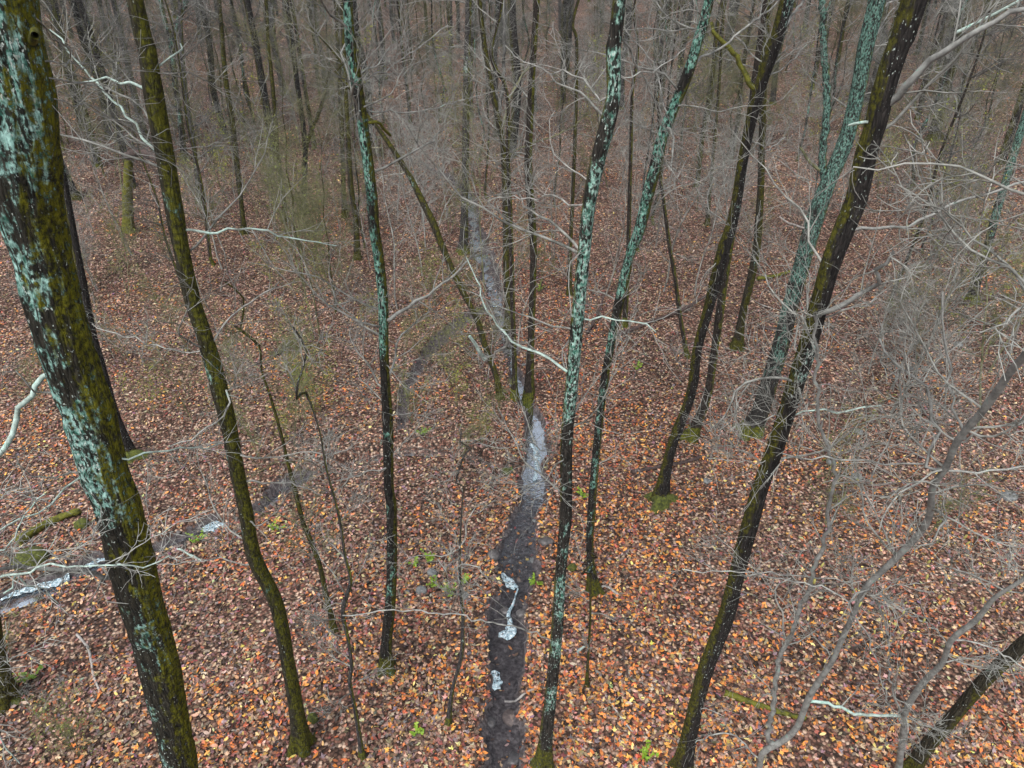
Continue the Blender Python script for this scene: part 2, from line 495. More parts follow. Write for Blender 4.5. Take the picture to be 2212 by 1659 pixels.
def leaf_material(name, obj_color):
    m, t, b = mat_new(name)
    if obj_color:
        s = t.nodes.new('ShaderNodeObjectInfo').outputs['Color']
    else:
        a = t.nodes.new('ShaderNodeAttribute'); a.attribute_name = 'leaf_color'; s = a.outputs['Color']
    tc = t.nodes.new('ShaderNodeTexCoord')
    n = nd(t, 'ShaderNodeTexNoise', Scale=40.0, Detail=3.0); t.links.new(tc.outputs['Object'], n.inputs['Vector'])
    mm = t.nodes.new('ShaderNodeMix'); mm.data_type = 'RGBA'; mm.blend_type = 'MULTIPLY'; mm.inputs[0].default_value = 1.0
    t.links.new(s, mm.inputs[6]); t.links.new(ramp(t, n.outputs[0], [(0.3, gray(0.75)), (0.7, gray(1.2))]), mm.inputs[7])
    t.links.new(mm.outputs[2], b.inputs['Base Color'])
    b.inputs['Roughness'].default_value = 0.42
    b.inputs['Specular IOR Level'].default_value = 0.5
    return m
M_LEAF = leaf_material('fallen_leaf_scatter', False)
M_LEAF1 = leaf_material('fallen_leaf', True)

# water
mw, t, b = mat_new('stream_water')
t.nodes.remove(b)
tr = nd(t, 'ShaderNodeBsdfTransparent', Color=c4(0.74, 0.75, 0.77))
gl = nd(t, 'ShaderNodeBsdfGlossy', Color=c4(0.86, 0.93, 1.0), Roughness=0.10)
tc = t.nodes.new('ShaderNodeTexCoord')
n = nd(t, 'ShaderNodeTexNoise', Scale=7.0, Detail=4.0); t.links.new(tc.outputs['Object'], n.inputs['Vector'])
bp = nd(t, 'ShaderNodeBump', Strength=0.28, Distance=0.04); t.links.new(n.outputs[0], bp.inputs['Height'])
t.links.new(bp.outputs[0], gl.inputs['Normal'])
fr = nd(t, 'ShaderNodeFresnel', IOR=1.27); t.links.new(bp.outputs[0], fr.inputs['Normal'])
mx = t.nodes.new('ShaderNodeMixShader')
t.links.new(fr.outputs[0], mx.inputs[0]); t.links.new(tr.outputs[0], mx.inputs[1]); t.links.new(gl.outputs[0], mx.inputs[2])
t.links.new(mx.outputs[0], t.nodes['Material Output'].inputs[0])
M_WATER = mw
mfm, t, b = mat_new('white_water_and_reflection')  # also colours the painted sky reflection on the lower pool
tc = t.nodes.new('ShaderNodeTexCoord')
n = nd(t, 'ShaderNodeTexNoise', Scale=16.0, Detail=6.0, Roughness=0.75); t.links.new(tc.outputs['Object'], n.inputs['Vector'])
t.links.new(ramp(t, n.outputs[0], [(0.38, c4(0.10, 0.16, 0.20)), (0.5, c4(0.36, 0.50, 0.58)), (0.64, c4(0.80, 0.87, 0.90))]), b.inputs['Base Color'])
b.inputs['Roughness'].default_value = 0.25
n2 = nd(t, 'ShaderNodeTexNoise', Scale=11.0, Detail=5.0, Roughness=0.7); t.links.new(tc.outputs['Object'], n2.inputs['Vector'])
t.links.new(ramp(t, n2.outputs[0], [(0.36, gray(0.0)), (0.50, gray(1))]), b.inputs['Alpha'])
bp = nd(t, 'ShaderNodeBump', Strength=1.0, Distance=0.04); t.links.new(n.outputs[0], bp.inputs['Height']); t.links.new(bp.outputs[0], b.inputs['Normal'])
M_FOAM_AND_REFLECTION = mfm

# ------------------------------------------------------------------ ground sheet
def axis(parts):
    return np.unique(np.round(np.concatenate(parts), 4))
gx = axis([np.arange(-12, 9.01, 0.11), -12 - np.cumsum(np.linspace(0.15, 7.0, 60)), 9 + np.cumsum(np.linspace(0.15, 7.0, 62))])
gy = axis([np.arange(-30, 5, 1.0), np.arange(5, 24, 0.11), 24 + np.cumsum(np.linspace(0.12, 0.5, 70)), 46 + np.cumsum(np.linspace(0.5, 6.5, 75))])
X, Y = np.meshgrid(gx, gy)
dep, near = chan(X, Y)
mudmask = near.copy()
Z = g_base(X, Y) - dep.reshape(X.shape)
Z = Z + 0.05 * (vnoise(X * 6, Y * 6, 21) - 0.5) * near.reshape(X.shape) + 0.035 * (vnoise(X * 3, Y * 3, 22) - 0.5)
nxv, nyv = len(gx), len(gy)
V = np.stack([X, Y, Z], -1).reshape(-1, 3)
i = (np.arange(nyv - 1)[:, None] * nxv + np.arange(nxv - 1)[None, :]).ravel()
F = np.stack([i, i + 1, i + nxv + 1, i + nxv], 1)
me = new_mesh('ground', [(V, F, 0)], [M_GROUND])
a = me.attributes.new('mud', 'FLOAT', 'POINT'); a.data.foreach_set('value', mudmask.astype(np.float32))
ground = tag(obj('ground', me), kind='structure')

# ------------------------------------------------------------------ water
def strip(C, lo, hi, rise, name, label, wf=1.25):
    k = np.where((C[:, 1] > lo) & (C[:, 1] < hi) | (C[:, 1] <= lo) & (lo < -50))[0] if False else np.arange(len(C))
    c = C[k]
    T = norm(np.gradient(c[:, :2], axis=0)); Nn = np.stack([-T[:, 1], T[:, 0]], 1)
    zc = g_base(c[:, 0], c[:, 1])
    # level water in pools: smooth the level along the course
    ker = np.ones(9) / 9
    zc = np.convolve(np.pad(zc, 4, 'edge'), ker, 'valid')
    cols = np.linspace(-1, 1, 7)
    P = []
    for q in cols:
        xy = c[:, :2] + Nn * (q * c[:, 3] * wf)[:, None]
        P.append(np.column_stack([xy, zc - rise - 0.07 * sstep(17, 22, c[:, 1]) + 0.012 * (vnoise(xy[:, 0] * 4, xy[:, 1] * 4, 31) - 0.5)]))
    P = np.stack(P, 1)
    n, m = P.shape[:2]
    ii = (np.arange(n - 1)[:, None] * m + np.arange(m - 1)[None, :]).ravel()
    return P.reshape(-1, 3), np.stack([ii, ii + 1, ii + m + 1, ii + m], 1)
v, f = strip(C_MAIN, 0, 0, 0.22, '', '')
stream = tag(obj('stream', new_mesh('stream', [(v, f, 0)], [M_WATER])), 'narrow dark stream running down the middle of the wood', kind='structure')
v, f = strip(C_TRIB, 0, 0, 0.30, '', '')
brook = tag(obj('brook', new_mesh('brook', [(v, f, 0)], [M_WATER])), 'small side brook joining the stream from the left', kind='structure')

def foam_and_reflection(name, parent, outline_px, rise, wn=1.0):
    """a lumpy pale sheet, white water and one painted sky reflection, along a picture-traced run, standing on the water"""
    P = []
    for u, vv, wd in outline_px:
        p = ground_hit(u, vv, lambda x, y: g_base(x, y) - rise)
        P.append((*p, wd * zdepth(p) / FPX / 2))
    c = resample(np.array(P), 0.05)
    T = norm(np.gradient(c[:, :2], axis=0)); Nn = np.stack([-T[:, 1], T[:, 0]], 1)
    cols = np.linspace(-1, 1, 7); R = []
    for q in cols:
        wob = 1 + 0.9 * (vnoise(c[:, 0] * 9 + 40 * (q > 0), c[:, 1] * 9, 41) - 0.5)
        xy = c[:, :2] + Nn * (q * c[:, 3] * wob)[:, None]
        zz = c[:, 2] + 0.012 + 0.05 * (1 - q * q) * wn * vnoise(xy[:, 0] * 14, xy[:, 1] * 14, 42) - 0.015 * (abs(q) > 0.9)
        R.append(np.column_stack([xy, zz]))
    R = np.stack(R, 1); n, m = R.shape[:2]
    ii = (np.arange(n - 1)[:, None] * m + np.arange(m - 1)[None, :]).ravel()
    return obj(name, new_mesh(name, [(R.reshape(-1, 3), np.stack([ii, ii + 1, ii + m + 1, ii + m], 1), 0)], [M_FOAM_AND_REFLECTION]), parent)

foam_and_reflection('white_water_and_reflection', stream, [(1085, 1238, 6), (1092, 1250, 14), (1105, 1262, 22), (1115, 1272, 12)], 0.20)
foam_and_reflection('white_water_and_reflection', stream, [(1118, 1272, 4), (1113, 1290, 4), (1108, 1305, 5), (1100, 1320, 7), (1098, 1335, 10)], 0.20)
foam_and_reflection('white_water_and_reflection', stream, [(1100, 1335, 10), (1104, 1352, 16), (1100, 1366, 30), (1088, 1373, 34), (1085, 1380, 20)], 0.20)
foam_and_reflection('white_water_and_reflection', stream, [(1066, 1450, 12), (1070, 1462, 26), (1072, 1475, 28), (1076, 1490, 12)], 0.20, 0.3)  # sky reflection on the pool, painted as a pale sheet
foam_and_reflection('white_water_and_reflection', stream, [(1150, 958, 10), (1158, 975, 14), (1160, 1000, 12), (1156, 1040, 8)], 0.20, 0.2)
foam_and_reflection('white_water_and_reflection', stream, [(1045, 455, 8), (1052, 462, 12), (1058, 468, 6)], 0.22)
foam_and_reflection('white_water_and_reflection', stream, [(1065, 655, 14), (1066, 665, 16)], 0.22)
foam_and_reflection('white_water_and_reflection', brook, [(-20, 1292, 30), (12, 1280, 34), (60, 1268, 40), (105, 1255, 46), (150, 1240, 30)], 0.25, 0.6)
foam_and_reflection('white_water_and_reflection', brook, [(185, 1222, 26), (212, 1204, 44), (235, 1190, 30)], 0.25, 0.6)
foam_and_reflection('white_water_and_reflection', brook, [(400, 1130, 22), (440, 1128, 34), (470, 1138, 30), (525, 1140, 14)], 0.25, 0.6)

# ------------------------------------------------------------------ leaves
LP = np.array([(0.11, 0.067, 0.047), (0.18, 0.110, 0.078), (0.25, 0.140, 0.098), (0.035, 0.023, 0.019), (0.23, 0.070, 0.055),   # browns, red brown
               (0.54, 0.19, 0.045), (0.62, 0.28, 0.065), (0.40, 0.115, 0.042),                                                   # oranges
               (0.44, 0.30, 0.17), (0.41, 0.285, 0.205), (0.66, 0.47, 0.15), (0.17, 0.118, 0.125)])                              # tans, yellow, purple grey
def leaf_colors(x, y):
    n = len(x)
    patch = vnoise(x * 0.30 + 5, y * 0.30, 51) * 0.6 + vnoise(x * 1.0, y * 1.0, 52) * 0.4
    near_f = 1 - sstep(9, 26, y)
    u = 1106 + FPX * x / (0.866 * y + 5.8)                      # how far right of the stream the spot lies
    zone = sstep(-1.5, 0.8, x) * (1 - 0.55 * sstep(3.0, 5.0, x))
    o = np.clip(near_f * (0.22 + 0.75 * zone) + 1.5 * (patch - 0.5), 0.02, 1.0)
    mid = (1 - sstep(0.8, 2.8, np.abs(x - 1.7))) * sstep(13, 17, y) * (1 - sstep(28, 40, y))
    red = np.clip(2.2 * (vnoise(x * 0.45, y * 0.45, 53) - 0.45), 0, 1) * near_f
    o = np.clip(o + 0.35 * mid, 0, 1)
    far = 1 - near_f
    wts = np.zeros((n, len(LP)))
    wts[:, 0] = 1.1; wts[:, 1] = 1.9; wts[:, 2] = 1.2 + 0.6 * red; wts[:, 3] = 0.9; wts[:, 4] = 0.25 + 0.5 * o + 1.4 * mid + 1.2 * red
    wts[:, 5] = 2.1 * o; wts[:, 6] = 1.9 * o; wts[:, 7] = 1.7 * o + mid * 1.6 + 0.6 * red
    wts[:, 8] = 0.75 + 0.3 * o; wts[:, 9] = 1.2 + 0.3 * far; wts[:, 10] = 0.06 + 0.55 * o * near_f; wts[:, 11] = 0.9
    cw = np.cumsum(wts, 1); cw /= cw[:, -1:]
    k = (rng.random(n)[:, None] > cw).sum(1)
    c = LP[np.minimum(k, len(LP) - 1)]
    c = c * (0.6 + 0.75 * rng.random((n, 1))) * (1 + 0.12 * rng.normal(size=(n, 3)))
    return np.clip(c, 0.01, 0.75)

# maple outline: five lobes round a centre
_la = np.radians([-90, -50, -22, 12, 38, 62, 90, 118, 142, 168, 202, 230])
_lr = np.array([0.50, 0.55, 0.36, 0.95, 0.46, 0.62, 1.05, 0.62, 0.46, 0.95, 0.36, 0.55])
MAPLE = np.column_stack([np.cos(_la) * _lr, np.sin(_la) * _lr, 0.22 * (_lr > 0.8) - 0.05])
MAPLE = np.vstack([[0, 0, 0.02], MAPLE])
MAPLE_F = np.array([(0, 1 + k, 1 + (k + 1) % 12) for k in range(12)])
OVAL = np.array([(-1, 0, 0.12), (-0.35, -0.42, 0.02), (0.4, -0.36, 0.02), (1.0, 0.0, 0.16), (0.4, 0.36, 0.14), (-0.35, 0.42, 0.14)])
OVAL_F = np.array([(0, 1, 5), (1, 2, 4), (1, 4, 5), (2, 3, 4)])

def leaf_xf(n, tilt):
    yaw = rng.random(n) * 2 * PI
    ax = rng.random(n) * 2 * PI
    tl = np.abs(rng.normal(size=n)) * tilt
    k = np.stack([np.cos(ax), np.sin(ax), np.zeros(n)], 1)
    def rot(V):               # V (m,3) -> (n,m,3)
        x = V[None, :, 0] * np.cos(yaw)[:, None] - V[None, :, 1] * np.sin(yaw)[:, None]
        y = V[None, :, 0] * np.sin(yaw)[:, None] + V[None, :, 1] * np.cos(yaw)[:, None]
        W = np.stack([x, y, np.broadcast_to(V[None, :, 2], x.shape)], -1)
        c, s = np.cos(tl)[:, None, None], np.sin(tl)[:, None, None]
        kk = k[:, None, :]
        return W * c + np.cross(np.broadcast_to(kk, W.shape), W) * s + kk * (W * kk).sum(-1, keepdims=True) * (1 - c)
    return rot

def leaf_spots(y0, y1, dens, marg=1.12):
    """points on the ground between two distances, as wide as the picture shows there and a bit more"""
    n = int(dens * (y1 - y0) * 2 * marg * 0.72 * (0.866 * y1 + 6))
    y = y0 + (y1 - y0) * rng.random(n)
    half = marg * 0.72 * (0.866 * y1 + 6.5)
    x = (rng.random(n) * 2 - 1) * half
    keep = np.abs(x) < marg * 0.72 * (0.866 * y + 6.5)
    x, y = x[keep], y[keep]
    d, nr = chan(x, y)
    dr = 0.55 * (vnoise(x * 0.9, y * 0.9, 83) < 0.33) * (rng.random(len(x)) < 0.75)
    keep = rng.random(len(x)) > np.clip(dr + (nr + 0.9 * (vnoise(x * 1.3, y * 1.3, 81) - 0.5)) * 1.1, 0, 0.975)
    return x[keep], y[keep]

chunks, cols = [], []
def scatter(x, y, shape, faces, size, tilt, lift):
    n = len(x)
    z = g_full(x, y)
    W = leaf_xf(n, tilt)(shape) * (size * (0.45 + 1.0 * rng.random(n) ** 1.3))[:, None, None]
    W = W + np.stack([x, y, z + lift * (0.3 + rng.random(n))], 1)[:, None, :]
    m = shape.shape[0]
    Fc = (faces[None] + (np.arange(n) * m)[:, None, None]).reshape(-1, 3)
    chunks.append((W.reshape(-1, 3), Fc, 0))
    cols.append(np.repeat(leaf_colors(x, y), m, 0))
QUAD = np.array([(-1, -0.1, 0.10), (0.05, -0.5, 0.0), (1, 0.1, 0.14), (0.0, 0.5, 0.12)]); QUAD_F = np.array([(0, 1, 3), (1, 2, 3)])
bands = [(6.0, 9.5, 'm', 170, 0.051), (6.0, 9.5, 'o', 290, 0.050), (9.5, 14, 'm', 110, 0.051), (9.5, 14, 'o', 230, 0.050), (14, 20, 'm', 26, 0.054), (14, 20, 'o', 120, 0.050),
         (14, 20, 'q', 140, 0.046), (20, 28, 'q', 210, 0.050), (28, 40, 'q', 130, 0.056), (40, 60, 'q', 50, 0.070), (60, 90, 'q', 16, 0.095)]
for (a0, a1, kind, dn, sz) in bands:
    x, y = leaf_spots(a0, a1, dn, 1.08)
    sh, fc = {'m': (MAPLE, MAPLE_F), 'o': (OVAL, OVAL_F), 'q': (QUAD, QUAD_F)}[kind]
    scatter(x, y, sh, fc, sz, 0.55 if kind != 'm' else 0.45, 0.045 if kind == 'm' else 0.030)
me = new_mesh('leaf_litter', chunks, [M_LEAF], smooth=False)
ca = me.color_attributes.new('leaf_color', 'FLOAT_COLOR', 'POINT')
cc = np.vstack(cols); cc = np.column_stack([cc, np.ones(len(cc))])
ca.data.foreach_set('color', cc.astype(np.float32).ravel())
tag(obj('leaf_litter', me, ground), 'brown and orange fallen leaves covering the forest floor', kind='stuff')

# the 300 leaves nearest the camera, one by one
x, y = leaf_spots(6.6, 9.2, 60)
keep = np.argsort(np.abs(y - 7.7) + 0.25 * rng.random(len(y)))[:300]
x, y = x[keep], y[keep]
lc = leaf_colors(x, y) * 1.1
z = g_full(x, y)
leaf_me = []
for q in range(4):
    s = MAPLE.copy(); s[1:, :] *= (0.85 + 0.3 * rng.random((12, 1))); s[:, 2] += 0.12 * rng.normal(size=13)
    leaf_me.append(new_mesh('leaf', [(s, MAPLE_F, 0)], [M_LEAF1], smooth=False))
for k in range(len(x)):
    o = obj('leaf', leaf_me[k % 4], ground, (x[k], y[k], z[k] + 0.065))
    o.rotation_euler = (rng.normal() * 0.25, rng.normal() * 0.25, rng.random() * 6.28)
    s = 0.055 + 0.025 * rng.random(); o.scale = (s, s, s)
    o.color = (*[float(q) for q in lc[k]], 1)

# ------------------------------------------------------------------ trees
BARK = {
    'great': bark('bark_great', ldir=(-0.02, -0.10, 0), lichen=0.27, lscale=5.0, lz=(2.5, 12), lz_gain=0.20, moss=0.585, mdir=(0.55, 0.50, 0), base_moss=0.5, flecks=0.6, fscale=34, speck=26,
                  dark=(0.006, 0.006, 0.005), light=(0.040, 0.036, 0.026), lcol=((0.025, 0.10, 0.075), (0.30, 0.50, 0.46)), mcol=((0.018, 0.022, 0.002), (0.15, 0.145, 0.008))),
    'moss': bark('bark_mossy', dark=(0.010, 0.009, 0.006), light=(0.060, 0.055, 0.034), lichen=0.34, lscale=4, moss=0.53, mdir=(0.8, -0.1, 0), base_moss=0.9, flecks=0.3,
                 lcol=((0.03, 0.11, 0.08), (0.25, 0.42, 0.37)), mcol=((0.016, 0.018, 0.002), (0.105, 0.105, 0.010))),
    'lichen': bark('bark_lichen', dark=(0.007, 0.007, 0.007), light=(0.045, 0.040, 0.035), ldir=(0.0, -0.07, 0), lichen=0.38, lscale=4.5, lz=(2, 12), lz_gain=0.16, moss=0.40, mdir=(1, 0.2, 0), base_moss=1.1, flecks=0.6,
                   lcol=((0.03, 0.12, 0.085), (0.22, 0.42, 0.35)), mcol=((0.018, 0.022, 0.003), (0.10, 0.10, 0.010))),
    'white': bark('bark_lichen_white', dark=(0.007, 0.007, 0.006), light=(0.050, 0.044, 0.038), ldir=(0.05, -0.08, 0), lichen=0.42, lscale=5.0, lz=(1, 10), lz_gain=0.12, moss=0.34, mdir=(-0.7, 0.4, 0), base_moss=1.6, flecks=0.8,
                  lcol=((0.03, 0.125, 0.09), (0.31, 0.49, 0.43)), speck=34, mcol=((0.018, 0.022, 0.003), (0.10, 0.10, 0.010))),
    'teal': bark('bark_teal', dark=(0.011, 0.011, 0.011), light=(0.06, 0.056, 0.052), lichen=0.36, lscale=4, lz=(1.5, 7), lz_gain=0.42, moss=0.25, base_moss=0.9, flecks=0.3, lcol=((0.045, 0.11, 0.09), (0.17, 0.31, 0.26))),
    'dark': bark('bark_dark', lichen=0.18, moss=0.36, mdir=(-0.95, 0.1, 0), base_moss=0.6, flecks=0.5, dark=(0.006, 0.005, 0.005), light=(0.036, 0.032, 0.030), mcol=((0.014, 0.016, 0.002), (0.080, 0.076, 0.008))),
    'plain': bark('bark_plain', lichen=0.18, moss=0.42, mdir=(0.8, 0, 0), base_moss=0.9, flecks=0.2, dark=(0.010, 0.008, 0.007), light=(0.060, 0.048, 0.040)),
    'grey': bark('bark_grey', lichen=0.2, moss=0.30, base_moss=0.6, flecks=0.2, dark=(0.020, 0.019, 0.020), light=(0.085, 0.080, 0.079)),
    'olive': bark('bark_olive', lichen=0.18, moss=0.52, mdir=(0.6, -0.2, 0), base_moss=0.8, flecks=0.1, dark=(0.010, 0.009, 0.006), light=(0.060, 0.053, 0.036), mcol=((0.016, 0.018, 0.003), (0.085, 0.082, 0.010))),
}

HEROES = []      # (name, label words, base point, pixel line) used to describe smaller things beside them

def trunk_mesh(name, C, R, S, mats, flare=0.35, rough=0.06, step=None, seed=0, ridges=0):
    """a lumpy, flared trunk along C (local coords, base first)"""
    n = len(C)
    T = norm(np.gradient(C, axis=0))
    ref = np.array([0.0, 1.0, 0.0])
    B = norm(np.cross(T, np.broadcast_to(ref, T.shape))); M = np.cross(B, T)
    s = np.concatenate([[0], np.cumsum(np.linalg.norm(np.diff(C, axis=0), axis=1))])
    a = np.arange(S) / S * 2 * PI
    A, Sg = np.meshgrid(a, s)
    lob = 1 + flare * np.exp(-Sg / 0.26) * (1.0 + 0.85 * np.sin(4 * A + seed) + 0.4 * np.sin(7 * A + seed * 2))
    lump = rough * 2.0 * (vnoise(np.cos(A) * 1.3 + 7 * seed, Sg * 1.4 + np.sin(A) * 1.3, seed + 60) - 0.5)
    fine = rough * 1.3 * (vnoise(A / (2 * PI) * 24 % 24, Sg * 6, seed + 61) - 0.5)
    rd = 0.0
    if ridges:
        rd = 0.035 * np.sin(ridges * A + 3.5 * vnoise(A * 0.8, Sg * 1.2, seed + 62) * 2) * (0.4 + vnoise(A * 2, Sg * 3, seed + 63))
    Rr = R[:, None] * (lob + lump + fine + rd)
    V = C[:, None, :] + Rr[..., None] * (np.cos(A)[..., None] * B[:, None, :] + np.sin(A)[..., None] * M[:, None, :])
    k = np.arange(n - 1)[:, None] * S; q = np.arange(S)[None, :]; q2 = (q + 1) % S
    F = np.stack([k + q, k + q2, k + S + q2, k + S + q], -1).reshape(-1, 4)
    return V.reshape(-1, 3), F

def hero(name, label, px, mat, d0=None, d1=None, ext=7.0, low=(0, 0, 0), branches=(), crown=True, xx=0, flare=0.5, S=22, twig=None,
         cat='tree', group=None, ridges=9, rough=0.06, moss_mound=0, toptaper=0.03, lean_top=None, sink=0.06):
    """a real tree: px = trunk (u, v, width) points of the photograph at the tree's own distance, turned into places in the wood"""
    twig = twig or M_TWIG
    px = sorted(px, key=lambda q: -q[1])
    seed = len(HEROES) + 1
    v0, v1 = px[0][1], px[-1][1]
    if d0 is None:
        bp_ = ground_hit(px[0][0], px[0][1])
        d0 = bp_[1]
    d1 = d0 if d1 is None else d1
    ydep = lambda v: d0 + (d1 - d0) * (v0 - v) / max(v0 - v1, 1e-6)
    P, R = [], []
    for (u, v, wd) in px:
        p = at_y(u, v, ydep(v)); P.append(p); R.append(wd * zdepth(p) / FPX / 2 * (0.88 if ridges else 1.0))
    P = np.array(P); R = np.array(R)
    # down to the ground
    if P[0][2] > gz(P[0][0], P[0][1]) + 0.1:
        d = P[0] - P[min(2, len(P) - 1)]; d = d / np.linalg.norm(d)
        d[2] = min(d[2], -0.5)
        q = P[0].copy()
        for _ in range(400):
            q = q + d * 0.05
            if q[2] < gz(q[0], q[1]):
                break
        P = np.vstack([q, P]); R = np.concatenate([[R[0] * 1.08], R])
    base = P[0].copy(); base[2] = gz(base[0], base[1])
    P[0][2] = base[2] - sink
    # up out of the picture, tapering
    d = P[-1] - P[-2] if len(P) < 3 else P[-1] - P[-3]
    d = d / np.linalg.norm(d); d = norm(d * 0.8 + np.array([0, 0, 0.2]))
    if ext >= 6: ext = ext + 5
    if ext > 0:
        kx = 5
        Pe = np.array([P[-1] + d * ext * (j + 1) / kx + 0.12 * rng.normal(size=3) for j in range(kx)])
        Re = np.array([R[-1] * (1 - 0.9 * (j + 1) / kx) + toptaper * 0.3 for j in range(kx)])
        P = np.vstack([P, Pe]); R = np.concatenate([R, Re])
    C4 = resample(np.column_stack([P - base, R]), 0.14 if S < 40 else 0.07)
    C, Rr = C4[:, :3], np.maximum(C4[:, 3], 0.008)
    root = empty(name, base, label, cat, group)
    V, F = trunk_mesh(name, C, Rr, S, None, flare, rough, seed=seed, ridges=ridges)
    obj('trunk', new_mesh('trunk', [(V, F, 0)], [BARK[mat]]), root)
    # drawn branches
    for bdef in branches:
        pts, w0, w1, dy = bdef[0], bdef[1], bdef[2], bdef[3]
        opt = bdef[4] if len(bdef) > 4 else {}
        y0 = ydep(pts[0][1]); n = len(pts)
        Q = [at_y(u, v, y0 + dy * j / max(n - 1, 1)) for j, (u, v) in enumerate(pts)]
        if not opt.get('loose'):
            j = int(np.argmin(np.linalg.norm(C + base - Q[0], axis=1)))
            Q.insert(0, C[j] + base)
        Q = np.array(Q)
        if opt.get('tip', 0):
            dd = norm(Q[-1] - Q[-2]); Q = np.vstack([Q, Q[-1] + dd * opt['tip']])
        W = np.linspace(w0, w1, len(Q)) * (0.8 if w0 < 10 else 0.92)
        rad = np.array([W[j] * zdepth(Q[j]) / FPX / 2 for j in range(len(Q))])
        c = resample(np.column_stack([Q - base, rad]), 0.10)
        wob = 0.014 * rng.normal(size=(len(c), 3)) + 0.03 * np.cumsum(rng.normal(size=(len(c), 3)), 0) / max(len(c), 1) ** 0.5; wob[0] = 0
        c[:, :3] += wob
        ch = []
        vv, ff = tubes(c[None, :, :3], c[None, :, 3], 7)
        ch.append((vv, ff, 0))
        tl = float(np.linalg.norm(np.diff(c[:, :3], axis=0), axis=1).sum())
        nt_ = int(opt.get('tw', 4) * tl)
        if nt_ > 0:
            Dv = norm(np.gradient(c[:, :3], axis=0))
            ex, _ = twiggy(c[None, :, :3], Dv[None], c[None, :, 3], nt_, opt.get('L', 0.8), opt.get('n2', 3), opt.get('L2', 0.35), opt.get('rm', 0.0036), 1, 0.03)
            ch += ex
        m0 = opt.get('mat', M_TWIGP)
        obj('branch', new_mesh('branch', ch, [m0, opt.get('tmat', twig)]), root)
    # low side branches in the picture: (count, from height, length)
    chunks = []
    def side(z0, z1, n, L, nn1, nn2, nn3, rm):
        ok = np.where((C[:, 2] > z0) & (C[:, 2] < z1))[0]
        if len(ok) == 0 or n == 0: return
        j = rng.choice(ok, n)
        az = rng.random(n) * 2 * PI
        d = np.stack([np.cos(az), np.sin(az), 0.15 + 0.5 * rng.random(n)], 1)
        l = L * (0.45 + 0.8 * rng.random(n))
        r0 = np.minimum(Rr[j] * 0.45, 0.005 + 0.0055 * l)
        p, dd, r = grow(C[j], d, l, r0, np.full(n, 0.004), 11, 0.20, 0.03)
        chunks.append((*tubes(p, r, 5), 0))
        ex, _ = twiggy(p, dd, r, nn1, L * 0.40, nn2, L * 0.17, rm, 0, 0.03, nn3)
        chunks.extend(ex)
    if low[0]:
        side(low[1], 11.8, int(low[0] * 1.7 + 0.5), low[2] * 1.1, 8, 4, 0, 0.0038)
    if crown and ext > 3:
        zt = C[-1, 2]
        side(12.5, zt, 20, 3.4, 8, 5, 0, 0.006)
    if chunks:
        obj('crown', new_mesh('crown', chunks, [twig]), root)
    if moss_mound:
        mound(root, moss_mound, Rr[min(3, len(Rr) - 1)])
    HEROES.append((name, label, base, px))
    return root, C, Rr, base

def mound(root, size, r):
    """a cushion of moss and leaves piled against the foot"""
    S, Rn = 22, 7
    V = []
    for j in range(Rn):
        f = j / (Rn - 1)
        for k in range(S):
            a = 2 * PI * k / S
            rr = size * (1 - f) * (1 + 0.35 * math.sin(3 * a + 1) + 0.2 * math.sin(5 * a)) + r * 0.4 * f
            V.append((rr * math.cos(a), rr * math.sin(a) - 0.10, size * 0.75 * (1 - (1 - f) ** 2) - 0.05 + 0.03 * random.random()))
    V = np.array(V)
    F = [(j * S + k, j * S + (k + 1) % S, (j + 1) * S + (k + 1) % S, (j + 1) * S + k) for j in range(Rn - 1) for k in range(S)]
    obj('moss_mound', new_mesh('moss_mound', [(V, np.array(F), 0)], [M_STONEM]), root)

LB = dict(mat=M_LICH)
# A the great mossy tree on the left
hero('great_mossy_tree', 'thickest trunk, mossy and spotted with pale lichen, leaning in from the upper left edge',
     [(392, 1659, 75), (344, 1440, 88), (300, 1273, 98), (258, 1106, 98), (225, 1020, 104), (188, 886, 117), (143, 753, 126), (92, 553, 124),
      (66, 443, 136), (46, 200, 136), (8, 0, 138)], 'great', d0=5.7, ext=7, S=72, ridges=13, rough=0.09,
     branches=[
         ([(103, 800), (62, 850), (40, 900), (22, 935), (0, 965), (-30, 1010)], 13, 13, -0.3, dict(mat=M_LICH, tw=0)),
         ([(112, 850), (85, 838), (70, 825), (42, 803)], 6, 4, -0.2, dict(mat=M_TWIGP, tw=0)),
         ([(237, 1248), (205, 1242), (150, 1238), (90, 1236), (35, 1238), (-30, 1232)], 13, 9, -0.8, dict(mat=M_TWIGP, tw=8, L=0.7)),
         ([(172, 1033), (130, 1056), (100, 1090), (72, 1108), (35, 1130), (-20, 1160)], 6, 4, -0.8, dict(mat=M_LICH, tw=6)),
         ([(165, 1020), (140, 1030), (108, 1036), (70, 1015), (55, 988)], 4, 3, -0.5, dict(tw=5)),
         ([(277, 990), (333, 970), (380, 963), (440, 966), (470, 955)], 6, 3, 0.9, dict(mat=M_LICH, tw=6)),
         ([(78, 30), (120, 80), (160, 128)], 5, 4, 0.6, dict(tw=3)),
         ([(110, 141), (150, 143), (173, 146)], 5, 3, 0.6, dict(tw=3)),
         ([(116, 175), (160, 174), (205, 186), (250, 205)], 5, 3, 0.6, dict(tw=4)),
         ([(116, 204), (165, 208), (215, 225), (270, 245), (330, 272)], 4, 3, 0.9, dict(tw=4)),
         ([(60, 92), (78, 78), (86, 66), (94, 70)], 26, 18, -0.25, dict(mat=M_MOSSLIMB, tw=0)),
     ])
